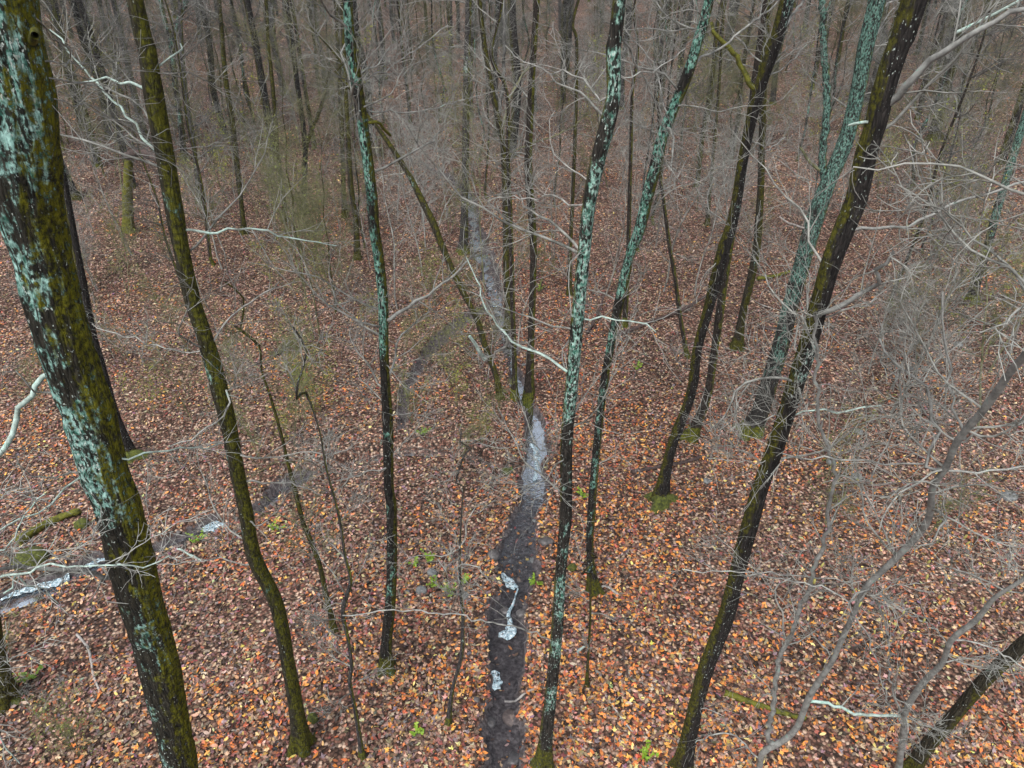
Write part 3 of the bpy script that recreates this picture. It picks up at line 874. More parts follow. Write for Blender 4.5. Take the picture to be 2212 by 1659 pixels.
hero('left_edge_tree', 'pale lichen covered branches reaching in from the left edge across the thickest trunk',
     [(-70, 1659, 22), (-120, 1240, 22), (-170, 800, 20)], 'lichen', d0=4.9, ext=5, S=16, twig=M_TWIGP,
     branches=[
         ([(-115, 1262), (-40, 1250), (35, 1240), (91, 1223), (119, 1221), (155, 1228), (228, 1220), (319, 1220), (353, 1210), (385, 1196)], 9, 3, -0.3, dict(mat=M_LICH, tw=7, L=0.45, L2=0.2)),
         ([(-115, 1240), (-50, 1215), (0, 1190), (30, 1187), (50, 1141), (80, 1100), (105, 1072)], 7, 2.5, -0.2, dict(mat=M_LICH, tw=7, L=0.45, L2=0.2)),
         ([(228, 1219), (296, 1182), (353, 1148), (433, 1109), (467, 1091)], 3.5, 2, 0.2, dict(mat=M_TWIGP, tw=6, L=0.4, L2=0.2, loose=1)),
         ([(30, 1194), (91, 1189), (160, 1184), (200, 1175)], 3.5, 2, -0.1, dict(mat=M_TWIGP, tw=7, L=0.4, L2=0.2, loose=1)),
         ([(60, 1228), (141, 1198), (182, 1164), (200, 1130), (189, 1073)], 3.5, 2, 0.1, dict(mat=M_TWIGP, tw=6, L=0.4, L2=0.2, loose=1)),
         ([(35, 1240), (60, 1262), (95, 1280), (130, 1310)], 6, 2.5, 0.1, dict(mat=M_LICH, tw=6, L=0.4, L2=0.2, loose=1)),
         ([(35, 1240), (20, 1280), (0, 1300)], 6, 4, -0.1, dict(mat=M_LICH, tw=6, L=0.4, L2=0.2, loose=1)),
         ([(-130, 1100), (-40, 1080), (20, 1062), (75, 1052)], 5, 2, -0.1, dict(mat=M_TWIGP, tw=9, L=0.5, L2=0.25)),
         ([(-100, 1500), (-20, 1560), (15, 1610), (40, 1659)], 6, 3, -0.1, dict(mat=M_LICH, tw=10, L=0.4, L2=0.2)),
         ([(-100, 1480), (-20, 1440), (40, 1420), (75, 1400)], 4, 2, -0.1, dict(mat=M_TWIGP, tw=9, L=0.4, L2=0.2)),
     ])
hero('edge_mossy_tree', 'mossy trunk foot cut off by the left edge, green tufts beside it',
     [(6, 1512, 64), (-6, 1440, 46), (-22, 1330, 42), (-60, 1100, 42), (-110, 800, 42)], 'olive', S=24, ext=7, moss_mound=0.3)
# B tall tree left, mossy all over
hero('mossy_tree', 'tall mossy trunk standing right of the thick trunk, a green mossy stone at its foot',
     [(650, 1612, 44), (642, 1540, 36), (623, 1440, 33), (597, 1306, 33), (550, 1206, 34), (531, 1106, 32), (513, 1020, 34), (494, 920, 37),
      (477, 853, 39), (450, 753, 39), (417, 653, 38), (395, 553, 37), (379, 467, 41), (356, 333, 42), (330, 200, 45), (316, 100, 42), (291, 0, 40)],
     'moss', d1=8.0, ridges=13, S=34, low=(5, 3, 1.6),
     branches=[
         ([(410, 498), (450, 502), (510, 500), (577, 497), (610, 515), (665, 525), (723, 532)], 8, 3, 0.5, dict(mat=M_LICH, tw=5, L=0.9)),
         ([(300, 183), (262, 186), (235, 180), (210, 186), (175, 178)], 9, 4, 0.2, dict(mat=M_LICH, tw=4)),
         ([(333, 323), (310, 290), (273, 247), (225, 195), (173, 143), (140, 95), (105, 55)], 9, 4, 0.5, dict(mat=M_LICH, tw=5, L=1.0)),
         ([(470, 823), (490, 845), (497, 868), (480, 905), (430, 938), (395, 958), (365, 966)], 7, 3, -0.5, dict(tw=7, L=0.8)),
         ([(463, 740), (478, 710), (500, 680), (530, 660), (575, 632), (607, 603)], 6, 3, 0.6, dict(tw=6)),
         ([(543, 1045), (590, 1042), (653, 1053), (690, 1068)], 6, 3, 0.4, dict(tw=6)),
         ([(425, 760), (375, 757), (330, 750), (300, 740), (200, 700)], 4, 3, 0.4, dict(tw=6)),
         ([(342, 145), (370, 130), (388, 112), (392, 98)], 6, 4, 0.3, dict(mat=M_LICH, tw=5)),
         ([(345, 165), (400, 155), (450, 175), (510, 215)], 3, 2, 0.8, dict(tw=7, L=1.0)),
         ([(375, 325), (430, 318), (480, 305)], 4, 2, 0.6, dict(tw=5)),
         ([(540, 1225), (480, 1210), (420, 1215), (370, 1222), (320, 1224)], 4, 3, -0.4, dict(tw=5)),
     ])
# C slender lichen tree left of centre
hero('lichen_tree', 'slender straight trunk with green lichen left of the stream, moss only at its foot',
     [(836, 1446, 36), (834, 1406, 28), (845, 1273, 25), (846, 1106, 25), (840, 1053, 24), (838, 920, 25), (830, 786, 23), (828, 653, 25),
      (817, 553, 25), (809, 500, 25), (801, 400, 26), (788, 300, 26), (774, 200, 27), (758, 100, 26), (751, 0, 23)], 'lichen', ridges=10, S=26,
     low=(7, 5.5, 2.0),
     branches=[
         ([(842, 690), (865, 680), (887, 668), (900, 655), (917, 647), (970, 607), (1014, 567), (1050, 527), (1072, 480)], 11, 3, 1.0, dict(tw=5, L=1.0, mat=M_TWIG)),
         ([(772, 165), (800, 150), (830, 128), (842, 100)], 5, 3, 0.8, dict(tw=8, L=1.1)),
         ([(787, 240), (830, 238), (897, 240), (950, 225), (1000, 210)], 5, 3, 1.2, dict(tw=8, L=1.1)),
         ([(770, 170), (820, 160), (880, 120), (960, 60)], 5, 3, 1.4, dict(tw=8, L=1.1)),
         ([(822, 655), (790, 648), (750, 652), (700, 660)], 3, 2, -0.8, dict(tw=8, L=0.9)),
         ([(838, 900), (880, 890), (930, 905)], 3, 2, -0.6, dict(tw=6)),
         ([(845, 1010), (800, 1015), (760, 1035), (720, 1040)], 4, 3, -0.5, dict(tw=8)),
         ([(845, 990), (880, 960), (905, 925)], 3, 2, -0.5, dict(tw=8)),
         ([(800, 262), (820, 285), (835, 300)], 9, 8, 0.3, dict(mat=M_MOSSLIMB, tw=0)),
     ])
# D lichen-white tree right of the stream
hero('pale_lichen_tree', 'straight trunk flecked white and green with lichen, on the right bank of the stream',
     [(1173, 1662, 44), (1178, 1606, 35), (1189, 1506, 29), (1202, 1373, 28), (1211, 1240, 28), (1222, 1106, 29), (1224, 953, 29), (1236, 820, 31),
      (1248, 686, 31), (1261, 553, 31), (1273, 433, 34), (1294, 333, 38), (1312, 266, 39), (1326, 200, 34), (1325, 100, 36), (1338, 0, 31)],
     'white', ridges=11, S=30, low=(6, 6, 1.8),
     branches=[
         ([(1220, 800), (1165, 765), (1104, 736), (1070, 700), (1037, 656), (1020, 603), (1000, 560)], 9, 3, 1.0, dict(mat=M_LICH, tw=5, L=0.9)),
         ([(1094, 726), (1085, 748), (1060, 762), (1057, 792)], 6, 4, 0.3, dict(loose=1, tw=5)),
         ([(1250, 444), (1225, 440), (1197, 427), (1154, 437), (1120, 435), (1090, 430), (1045, 440)], 6, 3, 0.9, dict(mat=M_TWIGP, tw=6, L=0.9)),
         ([(1262, 545), (1248, 555), (1235, 570), (1230, 620), (1240, 680)], 4, 2, -0.5, dict(mat=M_TWIGP, tw=5)),
         ([(1270, 688), (1300, 690), (1334, 697), (1397, 703), (1420, 715)], 6, 3, -0.4, dict(mat=M_LICH, tw=5)),
         ([(1198, 1386), (1150, 1365), (1077, 1346), (990, 1325), (907, 1316), (800, 1318), (737, 1325)], 4.5, 3.5, -0.7, dict(mat=M_TWIGP, tw=2, L=0.5)),
         ([(1302, 215), (1285, 190), (1262, 158), (1200, 150), (1140, 120), (1100, 90)], 6, 3, 1.0, dict(mat=M_TWIGP, tw=6, L=1.0)),
         ([(1338, 80), (1355, 110), (1372, 145), (1395, 185), (1415, 225), (1435, 262)], 6, 4, 0.6, dict(mat=M_TWIGP, tw=5, L=1.0)),
         ([(1262, 385), (1240, 360), (1200, 325), (1190, 275), (1195, 235)], 4, 2, 0.7, dict(mat=M_TWIGP, tw=5)),
         ([(1345, 170), (1390, 160), (1440, 140), (1480, 110)], 4, 3, 0.8, dict(mat=M_TWIGP, tw=6)),
         ([(1330, 285), (1360, 270), (1410, 290)], 3, 2, 0.6, dict(tw=6)),
         ([(1225, 980), (1185, 975), (1150, 950), (1110, 960)], 3, 2, -0.6, dict(tw=7)),
         ([(1220, 1030), (1180, 1060), (1150, 1085)], 3, 2, -0.6, dict(tw=6)),
     ])
# E thin dark tree right of D
hero('dark_slender_tree', 'slender dark trunk with green lichen above, first to the right of the pale lichen trunk',
     [(1285, 1278, 30), (1275, 1206, 19), (1277, 1106, 20), (1297, 886, 19), (1318, 753, 20), (1337, 653, 24), (1360, 553, 23), (1380, 500, 27),
      (1405, 400, 29), (1430, 300, 27), (1456, 230, 27), (1482, 170, 26), (1510, 80, 25), (1532, 0, 24)], 'lichen', S=22, low=(6, 6, 1.8),
     branches=[
         ([(1440, 245), (1430, 200), (1420, 150), (1380, 100), (1345, 60)], 4, 3, 0.8, dict(mat=M_TWIGP, tw=5)),
         ([(1400, 420), (1440, 400), (1470, 365), (1480, 330)], 3, 2, 0.6, dict(tw=6)),
         ([(1345, 640), (1380, 620), (1400, 590), (1395, 560)], 3, 2, -0.5, dict(tw=6)),
         ([(1490, 160), (1505, 130), (1545, 110), (1600, 70), (1640, 40), (1685, 0)], 7, 5, 0.8, dict(mat=M_TWIGP, tw=4, L=1.0)),
         ([(1285, 1000), (1330, 985), (1360, 1000)], 3, 2, -0.6, dict(tw=5)),
     ])
# F and G
hero('black_leaning_tree', 'blackish leaning trunk ending in a green moss mound, left of a thinner trunk',
     [(1425, 1078, 36), (1440, 1010, 26), (1455, 953, 24), (1492, 853, 24), (1507, 753, 23), (1534, 653, 26), (1559, 553, 30), (1585, 467, 27),
      (1607, 333, 25), (1638, 200, 29), (1672, 100, 33), (1700, 0, 32)], 'dark', S=26, low=(6, 6, 1.9),
     branches=[
         ([(1625, 188), (1608, 165), (1592, 125), (1562, 92), (1540, 70), (1534, 50)], 14, 9, 0.5, dict(mat=M_MOSSLIMB, tw=0)),
         ([(1690, 60), (1720, 30), (1745, 0)], 8, 6, 0.6, dict(tw=3)),
         ([(1640, 165), (1660, 160), (1700, 135), (1745, 90)], 5, 3, 0.8, dict(mat=M_TWIGP, tw=5)),
         ([(1612, 290), (1650, 320), (1655, 330), (1700, 300)], 4, 3, 0.7, dict(tw=8)),
         ([(1500, 800), (1470, 790), (1445, 740)], 3, 2, -0.5, dict(tw=8)),
         ([(1560, 560), (1520, 590), (1500, 650)], 3, 2, -0.5, dict(tw=8)),
     ], moss_mound=0.38)
hero('thin_leaning_tree', 'thin leaning trunk close behind the blackish one, its foot yellow with moss',
     [(1490, 945, 34), (1505, 915, 24), (1528, 853, 20), (1544, 753, 18), (1558, 653, 20), (1572, 553, 19), (1592, 430, 18), (1620, 250, 18), (1655, 0, 17)],
     'plain', S=20, low=(3, 6, 1.6), d1=17.5)
hero('straight_mossy_tree', 'slim mossy trunk right of the two leaning dark trunks, moss spread at its foot',
     [(1592, 752, 30), (1600, 700, 20), (1610, 653, 19), (1632, 553, 19), (1642, 430, 17), (1646, 300, 16), (1654, 70, 15), (1662, 0, 14)], 'olive', S=18, low=(4, 6, 1.8))
# I green lichen fork
hero('forked_green_tree', 'forked trunk grey green with lichen, dark below, beside the big dark leaning trunk',
     [(1620, 935, 48), (1637, 900, 42), (1654, 853, 41), (1685, 753, 39), (1710, 653, 38), (1737, 553, 38), (1762, 467, 40), (1787, 400, 38),
      (1828, 300, 36), (1852, 200, 34), (1871, 100, 38), (1895, 0, 41)], 'teal', S=30, low=(5, 6, 2.0),
     branches=[
         ([(1785, 390), (1776, 360), (1780, 300), (1786, 233), (1782, 150), (1780, 100), (1774, 0), (1770, -80)], 19, 15, 0.3, dict(mat=BARK['teal'], tw=1, L=1.2)),
         ([(1752, 360), (1735, 340), (1728, 330)], 9, 6, 0.2, dict(mat=M_TWIGO, tw=3)),
         ([(1730, 490), (1710, 478), (1690, 462)], 7, 4, 0.2, dict(mat=M_LOGP, tw=3)),
         ([(1890, 30), (1920, 10), (1945, -10)], 5, 4, 0.2, dict(mat=M_TWIGP, tw=3)),
         ([(1745, 560), (1700, 540), (1650, 520)], 3, 2, -0.6, dict(tw=7)),
     ])
# J big dark leaning
hero('big_dark_tree', 'big dark leaning trunk with moss along its left side, grey limbs reaching right',
     [(1474, 1662, 40), (1500, 1540, 36), (1527, 1440, 36), (1566, 1340, 38), (1592, 1240, 37), (1628, 1106, 40), (1643, 1053, 38), (1680, 953, 40),
      (1711, 853, 40), (1743, 753, 41), (1771, 653, 43), (1800, 553, 47), (1848, 433, 49), (1870, 333, 49), (1892, 266, 48), (1907, 200, 50),
      (1940, 100, 50), (1975, 0, 57)], 'dark', ridges=13, S=38, low=(6, 4, 1.8),
     branches=[
         ([(1905, 232), (1942, 207), (1960, 185), (1985, 165), (2015, 143), (2035, 118), (2080, 85), (2142, 50), (2212, 22), (2260, 5)], 22, 11, -0.7, dict(mat=M_GREY, tw=5, L=0.9)),
         ([(2062, 72), (2100, 50), (2140, 25), (2190, 2), (2230, -20)], 9, 7, -0.2, dict(mat=M_LICH, tw=5, loose=1)),
         ([(1762, 690), (1775, 672), (1800, 655), (1850, 635), (1885, 615), (1900, 585), (1910, 555), (1930, 530)], 15, 8, -0.6, dict(mat=M_GREY, tw=4, L=0.8)),
         ([(1765, 692), (1785, 688), (1805, 682), (1825, 668), (1850, 660), (1900, 640)], 7, 4, -0.4, dict(mat=M_TWIGP, tw=5)),
         ([(1822, 500), (1852, 487), (1890, 492), (1925, 490), (1985, 470), (2042, 437), (2120, 415), (2212, 388), (2260, 370)], 9, 7, -0.6, dict(mat=M_GREY, tw=4, L=0.9)),
         ([(1700, 893), (1760, 888), (1808, 884), (1860, 878), (1902, 873)], 5, 4, -0.3, dict(mat=M_LICH, tw=3)),
         ([(1695, 900), (1670, 895), (1640, 910), (1600, 915), (1560, 925)], 5, 2, -0.4, dict(tw=16, L=0.9)),
         ([(1690, 880), (1670, 860), (1640, 830), (1610, 815)], 4, 2, -0.4, dict(tw=14, L=0.8)),
         ([(1730, 800), (1700, 790), (1670, 775), (1600, 750)], 4, 2, -0.4, dict(tw=10, L=0.8)),
         ([(1660, 990), (1630, 1000), (1600, 990), (1540, 985)], 3, 2, -0.4, dict(tw=10, L=0.8)),
         ([(1600, 1205), (1570, 1190), (1530, 1170)], 3, 2, -0.4, dict(tw=9, L=0.7)),
         ([(1500, 1540), (1530, 1530), (1560, 1545)], 3, 2, -0.3, dict(tw=9, L=0.6)),
         ([(1868, 265), (1850, 262), (1835, 265)], 9, 7, 0.2, dict(mat=M_LICH, tw=2)),
         ([(1600, 1250), (1650, 1237), (1700, 1243), (1780, 1248), (1850, 1263)], 4, 3, -0.5, dict(mat=M_TWIGP, tw=4)),
     ])
# smaller trunks of the middle distance
hero('grey_valley_tree', 'plain grey trunk rising beside the stream far up the valley',
     [(1000, 545, 24), (1004, 433, 17), (1006, 300, 17), (1008, 150, 16), (1012, 0, 16)], 'grey', S=18, low=(8, 4, 2.6))
hero('forking_valley_tree', 'dark trunk in the valley middle that splits into mossy arms above',
     [(1100, 700, 19), (1094, 600, 15), (1092, 430, 16), (1088, 330, 15), (1083, 290, 15), (1064, 200, 13), (1047, 100, 12), (1036, 0, 11)], 'olive', S=18, low=(6, 5, 2.2),
     branches=[([(1082, 285), (1095, 240), (1105, 210), (1130, 165), (1150, 145)], 9, 6, 0.3, dict(mat=M_TWIGO, tw=4, L=1.2)),
               ([(1080, 270), (1078, 230), (1085, 190), (1088, 60), (1086, 0)], 10, 8, 0.2, dict(mat=M_TWIGD, tw=3, L=1.2)),
               ([(1094, 340), (1120, 320), (1180, 300), (1232, 275), (1270, 240)], 5, 3, 0.5, dict(mat=M_TWIGO, tw=5, L=1.2))])
hero('reddish_valley_tree', 'thin red brown trunk in front of the dark forking trunk beside the stream',
     [(1111, 862, 17), (1111, 780, 12), (1108, 690, 12), (1105, 560, 11), (1102, 450, 11), (1097, 330, 9), (1095, 200, 8)], 'plain', S=16, ext=5, low=(5, 5, 1.8))
hero('stream_bank_tree', 'straight dark trunk standing on the right bank of the upper stream',
     [(1143, 850, 26), (1146, 760, 17), (1150, 640, 16), (1152, 520, 17), (1142, 380, 20), (1143, 300, 18), (1150, 150, 16), (1160, 0, 15)], 'plain', S=20, low=(6, 5, 2.2))
hero('paired_tree', 'left one of two close thin mossy trunks behind the slender lichen trunk',
     [(744, 470, 14), (742, 400, 11), (737, 250, 11), (730, 100, 10), (725, 0, 10)], 'olive', S=14, low=(4, 5, 2.2))
hero('paired_tree', 'right one of two close thin mossy trunks behind the slender lichen trunk',
     [(772, 560, 17), (768, 470, 13), (758, 400, 13), (752, 300, 12), (744, 150, 11), (738, 0, 11)], 'olive', S=14, low=(4, 5, 2.2))
hero('crooked_mossy_tree', 'crooked mossy trunk slanting across the valley from upper left to the stream',
     [(1082, 860, 16), (1070, 810, 14), (1045, 740, 15), (1030, 690, 14), (985, 600, 15), (950, 520, 16), (935, 480, 17), (905, 420, 15), (885, 380, 13),
      (850, 325, 12), (815, 275, 10), (790, 245, 8)], 'olive', S=18, ext=2.5, low=(6, 3, 1.6), ridges=6, d1=20.5)
hero('long_slope_tree', 'long straight trunk on the far left slope, yellow moss patches low down',
     [(527, 505, 16), (524, 467, 12), (513, 367, 13), (502, 267, 13), (487, 167, 12), (478, 60, 11), (473, 0, 11)], 'olive', S=16, low=(8, 4, 2.4))
hero('straight_slope_tree', 'thin straight dark trunk on the left slope, lower end lit with yellow green moss',
     [(615, 480, 14), (613, 433, 11), (600, 333, 11), (590, 200, 10), (580, 100, 9), (574, 0, 9)], 'olive', S=14, low=(6, 4, 2.2))
hero('forked_slope_tree', 'dark trunk on the left slope forking low like a letter Y',
     [(656, 462, 15), (657, 400, 12), (659, 320, 13), (652, 250, 12), (640, 167, 12), (628, 60, 11), (618, 0, 11)], 'dark', S=14, low=(6, 5, 2.2),
     branches=[([(661, 318), (675, 275), (690, 240), (700, 205), (712, 150)], 11, 7, 0.3, dict(mat=BARK['olive'], tw=3, L=1.2))])
hero('shaded_slope_tree', 'slim greyish trunk between the tall mossy trunk and the long left slope trunk',
     [(431, 440, 13), (427, 400, 11), (417, 300, 11), (405, 230, 11), (397, 167, 11), (390, 60, 10), (388, 0, 9)], 'grey', S=14, low=(7, 4, 2.2))
hero('y_forked_tree', 'trunk with two green lichen arms at the top left behind the tall mossy trunk',
     [(398, 345, 16), (388, 250, 13), (376, 160, 14), (370, 90, 15), (358, 50, 11), (347, 0, 11)], 'lichen', S=16, low=(6, 4, 2.2),
     branches=[([(372, 85), (383, 55), (392, 25), (402, 0), (412, -60)], 13, 11, 0.2, dict(mat=BARK['lichen'], tw=2, L=1.2))])
hero('dark_right_tree', 'dark trunk with a mossy foot near the right edge beside a fallen log',
     [(2097, 652, 26), (2108, 615, 20), (2128, 553, 18), (2158, 440, 18), (2190, 333, 18), (2230, 200, 17), (2280, 0, 16)], 'teal', S=18, low=(5, 5, 2.0))
hero('mossy_far_right_tree', 'thick mossy trunk far behind the grey limbs at upper right',
     [(2018, 300, 27), (2032, 230, 23), (2058, 133, 25), (2070, 60, 25), (2085, 0, 24)], 'olive', S=18, low=(7, 4, 2.4))
hero('leaning_shadow_tree', 'dark mossy footed trunk hidden close behind the thickest trunk',
     [(284, 985, 30), (262, 930, 21), (246, 886, 19), (222, 800, 19), (200, 720, 18), (168, 553, 17), (140, 400, 15), (110, 250, 14)], 'dark', S=20, ext=4, low=(0, 0, 0), moss_mound=0.40)
hero('thin_dark_tree', 'thin dark stem right of the leaning pair, bending left above a fallen log',
     [(1486, 772, 10), (1470, 690, 10), (1458, 600, 9), (1446, 530, 9), (1430, 410, 8), (1425, 380, 6)], 'plain', S=12, ext=3.5, low=(5, 2, 1.3))
hero('hidden_thin_tree', 'thin trunk showing behind the slender dark trunk with lichen above',
     [(1349, 705, 14), (1355, 600, 11), (1358, 500, 10), (1362, 350, 9), (1366, 200, 8)], 'plain', S=12, ext=4, low=(4, 4, 1.8))
hero('short_olive_tree', 'thin mossy footed trunk just left of the pale lichen trunk, higher up the slope',
     [(1230, 636, 13), (1231, 560, 10), (1236, 450, 9), (1242, 300, 9), (1246, 100, 8)], 'olive', S=12, ext=4, low=(4, 4, 1.8))
hero('lone_slope_tree', 'thin mossy stem standing alone on the bare brown slope right of centre',
     [(1528, 487, 11), (1533, 420, 8), (1541, 330, 8), (1552, 200, 7), (1560, 80, 7)], 'olive', S=12, ext=4, low=(5, 4, 1.8))
# saplings in the near ground
hero('mossy_sapling', 'mossy leaning sapling between the tall mossy trunk and the slender lichen trunk',
     [(723, 1362, 15), (705, 1290, 13), (690, 1220, 12), (668, 1160, 12), (655, 1130, 11), (640, 1070, 11), (622, 1000, 9), (605, 930, 8), (585, 860, 6), (565, 800, 5)],
     'olive', S=14, ext=1.5, low=(9, 2.0, 1.1), crown=False, cat='sapling', twig=M_TWIGO)
hero('crooked_sapling', 'thin crooked grey sapling left of the slender lichen trunk, moss at its foot',
     [(783, 1638, 13), (768, 1540, 10), (755, 1473, 10), (760, 1440, 9), (750, 1373, 9), (740, 1320, 11), (757, 1256, 9), (745, 1200, 7), (735, 1130, 7), (720, 1070, 6), (702, 1000, 5), (690, 930, 4)],
     'grey', S=12, ext=1.5, low=(10, 1.6, 1.0), crown=False, cat='sapling')
hero('bent_sapling', 'slim pale spotted sapling with bent arms on the left bank of the stream',
     [(967, 1565, 13), (977, 1490, 9), (995, 1423, 10), (1000, 1340, 9), (995, 1285, 7), (993, 1200, 6), (997, 1106, 4), (1000, 1050, 3)], 'grey', S=12, ext=1.0, low=(7, 2.0, 1.0), crown=False, cat='sapling',
     branches=[([(1003, 1290), (988, 1260), (985, 1230), (1005, 1223), (1030, 1230), (1060, 1265)], 4, 2.5, -0.3, dict(tw=4, L=0.5, mat=M_TWIGP)),
               ([(996, 1180), (1017, 1123), (1030, 1095), (1050, 1080)], 5, 2.5, 0.3, dict(tw=6, L=0.6)),
               ([(995, 1200), (965, 1230), (950, 1210)], 4, 2.5, 0.2, dict(tw=5, L=0.5))])
hero('stick_sapling', 'dead thin sapling with mossy foot between the pale lichen and slender dark trunks',
     [(1268, 1480, 10), (1270, 1420, 6), (1275, 1340, 6), (1275, 1285, 5), (1276, 1240, 4)], 'olive', S=10, ext=0.6, low=(3, 1, 0.6), crown=False, cat='sapling')
# grey smooth saplings in the right foreground
GS = dict(mat=M_GREY)
BARK['smooth'] = M_GREY
hero('grey_foreground_tree', 'smooth grey forked young tree leaning up to the right edge in front of everything',
     [(1640, 1659, 12.5), (1648, 1626, 12.5), (1692, 1600, 13.3), (1722, 1570, 13.3), (1745, 1513, 13.3), (1768, 1473, 12.5), (1795, 1433, 11.7), (1812, 1396, 11.7),
      (1845, 1323, 11.7), (1872, 1266, 12.5), (1925, 1216, 13.3), (2000, 1133, 13.3), (2015, 1053, 14.0), (2042, 1013, 14.0), (2068, 953, 14.8), (2108, 906, 15.6),
      (2142, 863, 15.6), (2185, 800, 16.4), (2216, 765, 17.2), (2330, 590, 18.7)], 'smooth', d0=7.1, d1=3.6, ext=2.5, S=16, ridges=0, low=(14, 5.5, 1.1), flare=0.1, twig=M_TWIG,
     branches=[
         ([(2025, 1020), (2007, 1010), (2012, 975), (2022, 936), (2005, 880), (2000, 838), (1960, 815), (1920, 780), (1895, 730)], 10, 5, 0.3, dict(mat=M_GREY, tw=6, L=0.6)),
         ([(2080, 950), (2070, 915), (2055, 886), (2045, 800), (2035, 703), (2030, 640)], 8, 5, 0.3, dict(mat=M_GREY, tw=6, L=0.6)),
         ([(2015, 1020), (2000, 1005), (1950, 1003), (1875, 1000), (1800, 997), (1692, 993)], 6, 4, 0.4, dict(mat=M_TWIGP, tw=5, L=0.6)),
         ([(2030, 1018), (2068, 1023), (2120, 1025), (2212, 1013), (2260, 1005)], 7, 5, -0.3, dict(mat=M_TWIGP, tw=4, L=0.5)),
         ([(2020, 1020), (1985, 1035), (1952, 1062), (1925, 1100), (1900, 1150)], 6, 4, -0.2, dict(mat=M_TWIGP, tw=5, L=0.5)),
         ([(2082, 955), (2120, 935), (2212, 918), (2260, 900)], 6, 5, -0.2, dict(mat=M_TWIGP, tw=4, L=0.5)),
         ([(1925, 1216), (1890, 1245), (1860, 1285), (1845, 1300)], 6, 5, 0.2, dict(mat=M_TWIGP, tw=3, L=0.4)),
         ([(1880, 1270), (1850, 1278), (1840, 1296), (1850, 1330), (1880, 1380), (1900, 1430), (1910, 1480), (1920, 1530)], 6, 3, -0.3, dict(mat=M_GREY, tw=4, L=0.5)),
         ([(1835, 1300), (1780, 1265), (1740, 1255), (1690, 1248), (1600, 1238), (1475, 1232)], 5, 3, 0.5, dict(mat=M_TWIGP, tw=4, L=0.6)),
         ([(1745, 1515), (1790, 1523), (1842, 1543), (1900, 1550), (1942, 1549)], 9, 8, 0.0, dict(mat=M_LICH, tw=2, L=0.4)),
         ([(1660, 1600), (1672, 1510), (1682, 1423), (1702, 1383), (1725, 1320), (1748, 1273), (1758, 1233), (1782, 1173), (1790, 1106), (1802, 1020), (1785, 970), (1772, 870), (1765, 760), (1768, 690)],
          12, 7, -1.4, dict(mat=M_GREY, tw=4, L=0.7)),
         ([(1690, 1400), (1690, 1370), (1680, 1320), (1662, 1285), (1668, 1262), (1700, 1250)], 5, 4, -0.2, dict(mat=M_TWIGP, tw=4, L=0.5, loose=1)),
         ([(1640, 1640), (1580, 1590), (1520, 1600), (1475, 1620)], 5, 3, 0.2, dict(mat=M_TWIGP, tw=5, L=0.5)),
         ([(1800, 1430), (1720, 1330), (1640, 1240), (1540, 1150)], 3, 2, 0.3, dict(mat=M_TWIG, tw=4, L=0.5)),
     ])
hero('grey_second_sapling', 'thin grey sapling in the lower right corner, yellow catkins on its upper twigs',
     [(1942, 1659, 14), (1952, 1573, 13), (1957, 1533, 13), (1995, 1473, 13), (2035, 1433, 12), (2055, 1383, 12), (2108, 1340, 12), (2150, 1290, 10), (2212, 1250, 9)],
     'smooth', d0=7.1, d1=5.6, ext=1.5, S=14, ridges=0, low=(10, 2.0, 0.9), crown=False, flare=0.1, cat='sapling',
     branches=[([(1950, 1560), (1930, 1500), (1920, 1440), (1915, 1380), (1905, 1330), (1880, 1280)], 6, 4, -0.3, dict(mat=M_GREY, tw=6, L=0.5)),
               ([(2050, 1395), (2000, 1350), (1920, 1300), (1860, 1270)], 4, 3, -0.2, dict(tw=5, L=0.5)),
               ([(2060, 1380), (2130, 1395), (2212, 1440)], 5, 4, -0.2, dict(mat=M_TWIGP, tw=4, L=0.5))])
hero('mossy_corner_tree', 'mossy trunk slanting across the lower right corner of the leafy ground',
     [(1968, 1659, 32), (2008, 1606, 32), (2058, 1550, 30), (2100, 1500, 30), (2135, 1460, 31), (2212, 1390, 32), (2330, 1290, 34), (2560, 1040, 34)],
     'olive', d0=7.3, d1=6.2, ext=6, S=24, ridges=8)

# bare broken snag behind the tall mossy trunk
def limb(name, label, cat, pts, mat, r0, r1, base, twmat=None, tw=0, S=10, group=None, L=0.5, part=None, ridg=0.1):
    P = resample(np.asarray(pts, float), 0.08)
    n = len(P); R = np.linspace(r0, r1, n) * (1 + ridg * rng.normal(size=n) * 0.6)
    base = np.asarray(base, float)
    v, f = tubes((P - base)[None], R[None], S)
    v = v + 0.12 * r0 * rng.normal(size=v.shape) * (S > 8)
    ch = [(v, f, 0)]
    # close the ends
    ch.append((np.vstack([v[:S], [(P[0] - base)]]), np.array([(S, (k + 1) % S, k) for k in range(S)]), 0))
    ch.append((np.vstack([v[-S:], [(P[-1] - base)]]), np.array([(S, k, (k + 1) % S) for k in range(S)]), 0))
    if tw:
        D = norm(np.gradient(P - base, axis=0))
        ex, _ = twiggy((P - base)[None], D[None], R[None], tw, L, 2, L * 0.4, 0.004, 1)
        ch += ex
    o = obj(name, new_mesh(name, ch, [mat, twmat or M_TWIG]), None, base)
    return tag(o, label, cat, group)

